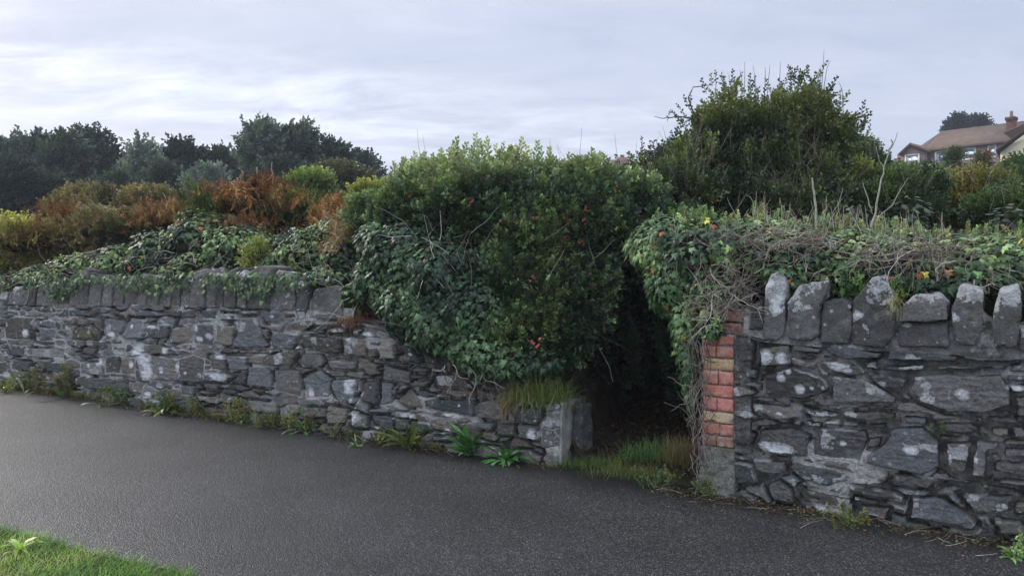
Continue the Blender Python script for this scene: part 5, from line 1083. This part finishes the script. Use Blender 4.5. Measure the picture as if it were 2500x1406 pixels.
tuft(G(1455, 1140)+[0, .05, 0], .14, 1400, .09, .0032, [(.08, .12, .03), (.13, .16, .045), (.05, .09, .025)], 'low mossy grass across the threshold of the opening', .6, ax=(1.3, .5))
tuft(G(1560, 1165)+[0, .05, 0], .13, 1100, .09, .0032, [(.10, .12, .035), (.15, .14, .055), (.05, .09, .025)], 'low yellowish grass along the road edge of the opening', .6, ax=(1.2, .5))
tuft(G(2450, 1300), .05, 60, .36, .006, [(.07, .10, .05), (.13, .14, .08)], 'long arching blades at the foot of the right wall near the corner', 1.0, (.6, 1.4))
tuft(G(2195, 1255), .02, 60, .11, .004, [(.06, .10, .03)], 'tiny grass tuft at the foot of the right wall under the big stone', .5)

# --- weeds along the wall foot
WP = np.array([.25, .45, .75, .95, 1.0, .95, .8, .5, .12])
def weed(px, py, hpx, pal, label, n=16, wid=.2, el=(.35, 1.35), droop=.8, serr=.35, extra=0, name='weed', z=0.0, ax=None, sp=.02):
    c = G(px, py, z) if ax is None else ax
    if ax is None and z == 0:
        wf = LW if c[0] < .6 else RW; dd_ = (c[0]-wf[0][0])*wf[2][0]+(c[1]-wf[0][1])*wf[2][1]
        if dd_ > -.09 and not (.5 < c[0] < 1.3): c = c-np.array([*wf[2], 0])*(dd_+.09)
    s = hpx/F*c[1]*.95; wid = wid*.78
    o = thing(name, c, label, 'weed', 'weeds at the foot of the walls'); a = Acc()
    q = c+np.column_stack([rng.normal(0, sp, n), rng.normal(0, sp*.5, n), np.zeros(n)])
    blades(a, q, rng.uniform(0, 6.28, n), rng.uniform(*el, n), s*1.25*rng.uniform(.6, 1.15, n), s*wid*rng.uniform(.8, 1.2, n), pick(n, pal, jit=.2), droop=droop*rng.uniform(.5, 1.2, n), segs=8, prof=WP, serr=serr, twist=rng.normal(0, .3, n))
    if extra:
        q = c+np.column_stack([rng.normal(0, .06, extra), rng.normal(0, .03, extra), rng.uniform(0, s*.9, extra)])
        scatter(a, SP_T[0], q, frames_dir(rng.normal(size=(extra, 3))*.5+[0, 0, 1]), rng.uniform(.05, .10, extra), pick(extra, pal))
    a.build('leaves', M_leaf, o)
YG = [(.10, .13, .035), (.15, .17, .045), (.12, .12, .04)]; OL = [(.07, .095, .03), (.11, .12, .035), (.05, .075, .025)]; BG = [(.035, .11, .03), (.055, .15, .04), (.08, .19, .06)]
weed(15, 958, 34, YG, 'small yellow-green weed at the far left foot of the wall', 14, extra=20)
weed(55, 950, 40, OL, 'olive weed second from the left edge at the wall foot', 12, extra=40, sp=.05)
weed(105, 955, 60, [(.12, .10, .05), (.09, .10, .04)], 'leggy brownish weed against the left wall', 10, extra=70, sp=.07)
weed(172, 965, 80, [(.10, .11, .04), (.13, .10, .05), (.07, .10, .03)], 'tall weed with dry reddish seed stalks on the left wall foot', 14, extra=90, sp=.05, el=(.8, 1.5))
weed(262, 990, 40, OL, 'low olive weed right of the weed with reddish stalks', 14, extra=30, sp=.05)
weed(312, 985, 40, OL+BG[:1], 'low green weed under the big white lichen patch', 14, extra=30, sp=.04)
weed(398, 1008, 52, OL+BG[:1], 'bushy leafy weed, broadest of the left-hand weeds', 30, wid=.26, extra=60, sp=.05)
weed(466, 998, 48, YG, 'spiky yellow-green rosette beside the bushy leafy weed', 18, wid=.15, serr=.5)
weed(520, 1005, 42, [(.10, .09, .04), (.08, .10, .03)], 'brownish low weed right of the spiky rosette', 14, extra=40, sp=.06)
weed(598, 1025, 50, YG+[(.16, .09, .05)], 'yellowing weed with fallen leaves around it', 18, extra=60, sp=.06)
weed(650, 1045, 30, OL, 'creeping low weed between the yellowing weed and the red-leaved weed', 12, extra=60, sp=.09)
weed(755, 1052, 56, BG[:2]+OL[:1]+[(.22, .06, .02)], 'green weed with one red leaf', 18, wid=.22, extra=20, sp=.03)
weed(715, 1045, 30, YG, 'small yellow-green weed just left of the weed with a red leaf', 10, extra=20, sp=.04)
weed(822, 1062, 50, OL, 'grassy weed right of the weed with a red leaf', 40, wid=.05, serr=0, el=(.7, 1.4))
weed(868, 1090, 26, BG[1:]+YG[:1], 'small bright weed nearest the road between two larger weeds', 12, wid=.3)
weed(925, 1085, 34, YG+BG[:1], 'small toothed weed left of the large olive rosette', 10, wid=.25)
weed(1000, 1090, 92, [(.075, .10, .025), (.11, .125, .03), (.055, .085, .02)], 'large olive rosette of toothed leaves, biggest weed at the wall', 30, wid=.15, serr=.5, el=(.5, 1.45), droop=.55)
weed(1150, 1108, 74, BG, 'upright bright green weed left of the flat bright rosette', 34, wid=.30, el=(.7, 1.5), droop=.6)
weed(1238, 1125, 62, BG, 'spreading bright green rosette next to the concrete post', 44, wid=.34, serr=.3, el=(.25, 1.2))
weed(2060, 1290, 30, OL, 'little green weed on the road edge below the right wall', 12, extra=30, sp=.04)
weed(2480, 1360, 36, [(.12, .20, .07), (.16, .25, .09)], 'pale green weed in the lower right corner', 22, wid=.35, serr=.2, extra=10)
weed(2285, 1040+0, 20, [(.05, .08, .03)], 'tiny green weed growing in a joint of the right wall', 10, ax=W3(RW, uv(RW, 2280, 1065)[0], uv(RW, 2280, 1065)[1], .05), extra=6)
weed(50, 1345, 52, [(.16, .27, .05), (.22, .33, .07)], 'light green dandelion leaves standing in the verge grass', 12, wid=.3, serr=.2, el=(.6, 1.4), z=.02, name='dandelion')
weed(1730, 1200, 30, OL, 'small weed at the foot of the rendered base under the bricks', 12, extra=20, sp=.05)
weed(1600, 1190, 36, BG[:1]+OL, 'trailing green weed at the road edge of the opening', 14, extra=30, sp=.07)
weed(1985, 720, 26, BG, 'x', 1) if False else None
weed(2085, 700, 40, [(.06, .13, .03), (.09, .18, .04)], 'fresh green fern-like plant behind the coping left of the pointed stone', 26, wid=.2, ax=W3(RW, uv(RW, 2095, 700)[0], 1.40, -.12), name='fern', extra=20)
weed(2195, 690, 34, [(.06, .13, .03), (.09, .18, .04)], 'fresh green plant behind the coping right of the pointed stone', 18, wid=.25, ax=W3(RW, uv(RW, 2190, 700)[0], 1.40, -.14), name='fern', extra=20)

# leaf litter and creeping plants along the wall foot
a = Acc(); n = 5200; uu = rng.uniform(-.1, 8.2, n); oo = np.abs(rng.normal(.02, .11, n)); pL = W3(LW, uu, .004+.01*rng.random(n), oo)
dens = fbm(np.column_stack([uu*1.6, oo*3, uu*0]), 31); k = dens > .42; pL = pL[k]
n2 = 2200; uu = rng.uniform(-.3, 3.2, n2); pR = W3(RW, uu, .004+.01*rng.random(n2), np.abs(rng.normal(.02, .13, n2))); q = np.concatenate([pL, pR]); n = len(q)
N_ = unit(rng.normal(size=(n, 3))*.5+[0, 0, 1]); scatter(a, oval_leaf(.33), q, frames_nt(N_, rand_dirs(n)), rng.uniform(.008, .028, n), pick(n, [(.05, .035, .022), (.10, .06, .035), (.16, .09, .05), (.05, .08, .025), (.09, .12, .04)], [.35, .25, .12, .16, .12]))
n3 = 900; uu = np.where(rng.random(n3) < .75, rng.uniform(.6, 8.4, n3), -1); q1 = W3(LW, uu, .0, .07+np.abs(rng.normal(.0, .05, n3)))[uu > 0]; q1 = q1[fbm(q1*[2.2, 2.2, 0], 77) > .46]; n3 = len(q1)
scatter(a, SP_T[0], q1, frames_dir(rng.normal(size=(n3, 3))*.7+[0, 0, .8]), rng.uniform(.04, .11, n3), pick(n3, [(.07, .10, .03), (.11, .13, .04), (.05, .07, .025), (.13, .09, .04)]))
tag(a.build('leaf_litter', M_dry), 'fallen leaves and creeping greenery scattered along the wall foot', 'leaf litter', kind='stuff')
a = Acc(); n = 420
for _ in range(n):
    if rng.random() < .6: q = W3(LW, rng.uniform(0, 7), .01, abs(rng.normal(.03, .08)))
    else: q = W3(RW, rng.uniform(-.6, 2.6), .01, abs(rng.normal(.05, .13)))
    an = rng.uniform(0, 6.28); tube_into(a, wander(q, (math.cos(an), math.sin(an)*.6, .1), rng.uniform(.04, .20), 4, .15, .03), .0018, .001, np.array(random.choice([PALE, BRN, PINKG]))*rng.uniform(.5, 1), 3)
tag(a.build('fallen_twigs', M_wood), 'thin dry twigs lying along the foot of the walls', 'twigs', kind='stuff')
# grit on the road
n = 2600; q = np.column_stack([rng.uniform(-4, 3.6, n), rng.uniform(3.3, 8, n), np.zeros(n)]); dd_ = np.minimum((q[:, 0]-L0[0])*-LN[0]+(q[:, 1]-L0[1])*-LN[1], (q[:, 0]-R0[0])*-RN[0]+(q[:, 1]-R0[1])*-RN[1])
q = q[(dd_ > .02) & (rng.random(n) < np.exp(-dd_/.7)+.06)]; n = len(q); a = Acc(); bm = bmesh.new(); bmesh.ops.create_icosphere(bm, subdivisions=1, radius=1); gv = np.array([v_.co[:] for v_ in bm.verts])*[1, .8, .5]; gf = np.array([[v_.index for v_ in f.verts] for f in bm.faces]); bm.free()
scatter(a, (gv*(1+.3*(rng.random((len(gv), 1))-.5)), [gf], np.ones((len(gv), 3))), q+[0, 0, .002], frames_dir(rng.normal(size=(n, 3))*.4+[0, 0, 1]), rng.uniform(.0015, .0055, n), pick(n, [(.09, .085, .08), (.16, .15, .14), (.28, .26, .23), (.06, .055, .05)], [.45, .25, .08, .22]))
tag(a.build('grit', M_dry), 'loose grit scattered on the tarmac near the walls', 'grit', kind='stuff')
# dark leaf floor of the passage
n = 2600; q = np.column_stack([PC0+PD*rng.uniform(-.1, 3.5, (n, 1))+np.column_stack([PD[1]*(w_ := rng.uniform(-.5, .5, n)), -PD[0]*w_]), np.zeros(n)]); q[:, 2] = terr(q[:, 0], q[:, 1])+.01+.02*rng.random(n)
a = Acc(); scatter(a, oval_leaf(.35), q, frames_nt(unit(rng.normal(size=(n, 3))*.5+[0, 0, 1]), rand_dirs(n)), rng.uniform(.02, .05, n), pick(n, [(.05, .035, .022), (.08, .05, .03), (.035, .03, .02)]))
tag(a.build('passage_litter', M_dry), 'dark fallen leaves on the floor of the passage', 'leaf litter', kind='stuff')

# ------------------------------------------------------------------ thin sea air between the camera and the far trees
V, Fq = box_vf((10, 90, 13), (260, 0, 0), (0, 260, 0), (0, 0, 14.2))
m = bpy.data.materials.new('haze_air'); m.use_nodes = True; t = m.node_tree; t.nodes.clear()
pv = node(t, 'ShaderNodeVolumePrincipled'); pv.inputs['Color'].default_value = (.80, .87, 1, 1); pv.inputs['Density'].default_value = .0011; pv.inputs['Anisotropy'].default_value = .2
ou = node(t, 'ShaderNodeOutputMaterial'); t.links.new(pv.outputs[0], ou.inputs['Volume'])
o = mesh('haze', V, [Fq], m); o['kind'] = 'stuff'; o['label'] = 'thin pale blue air in front of the far trees'; o['category'] = 'haze'
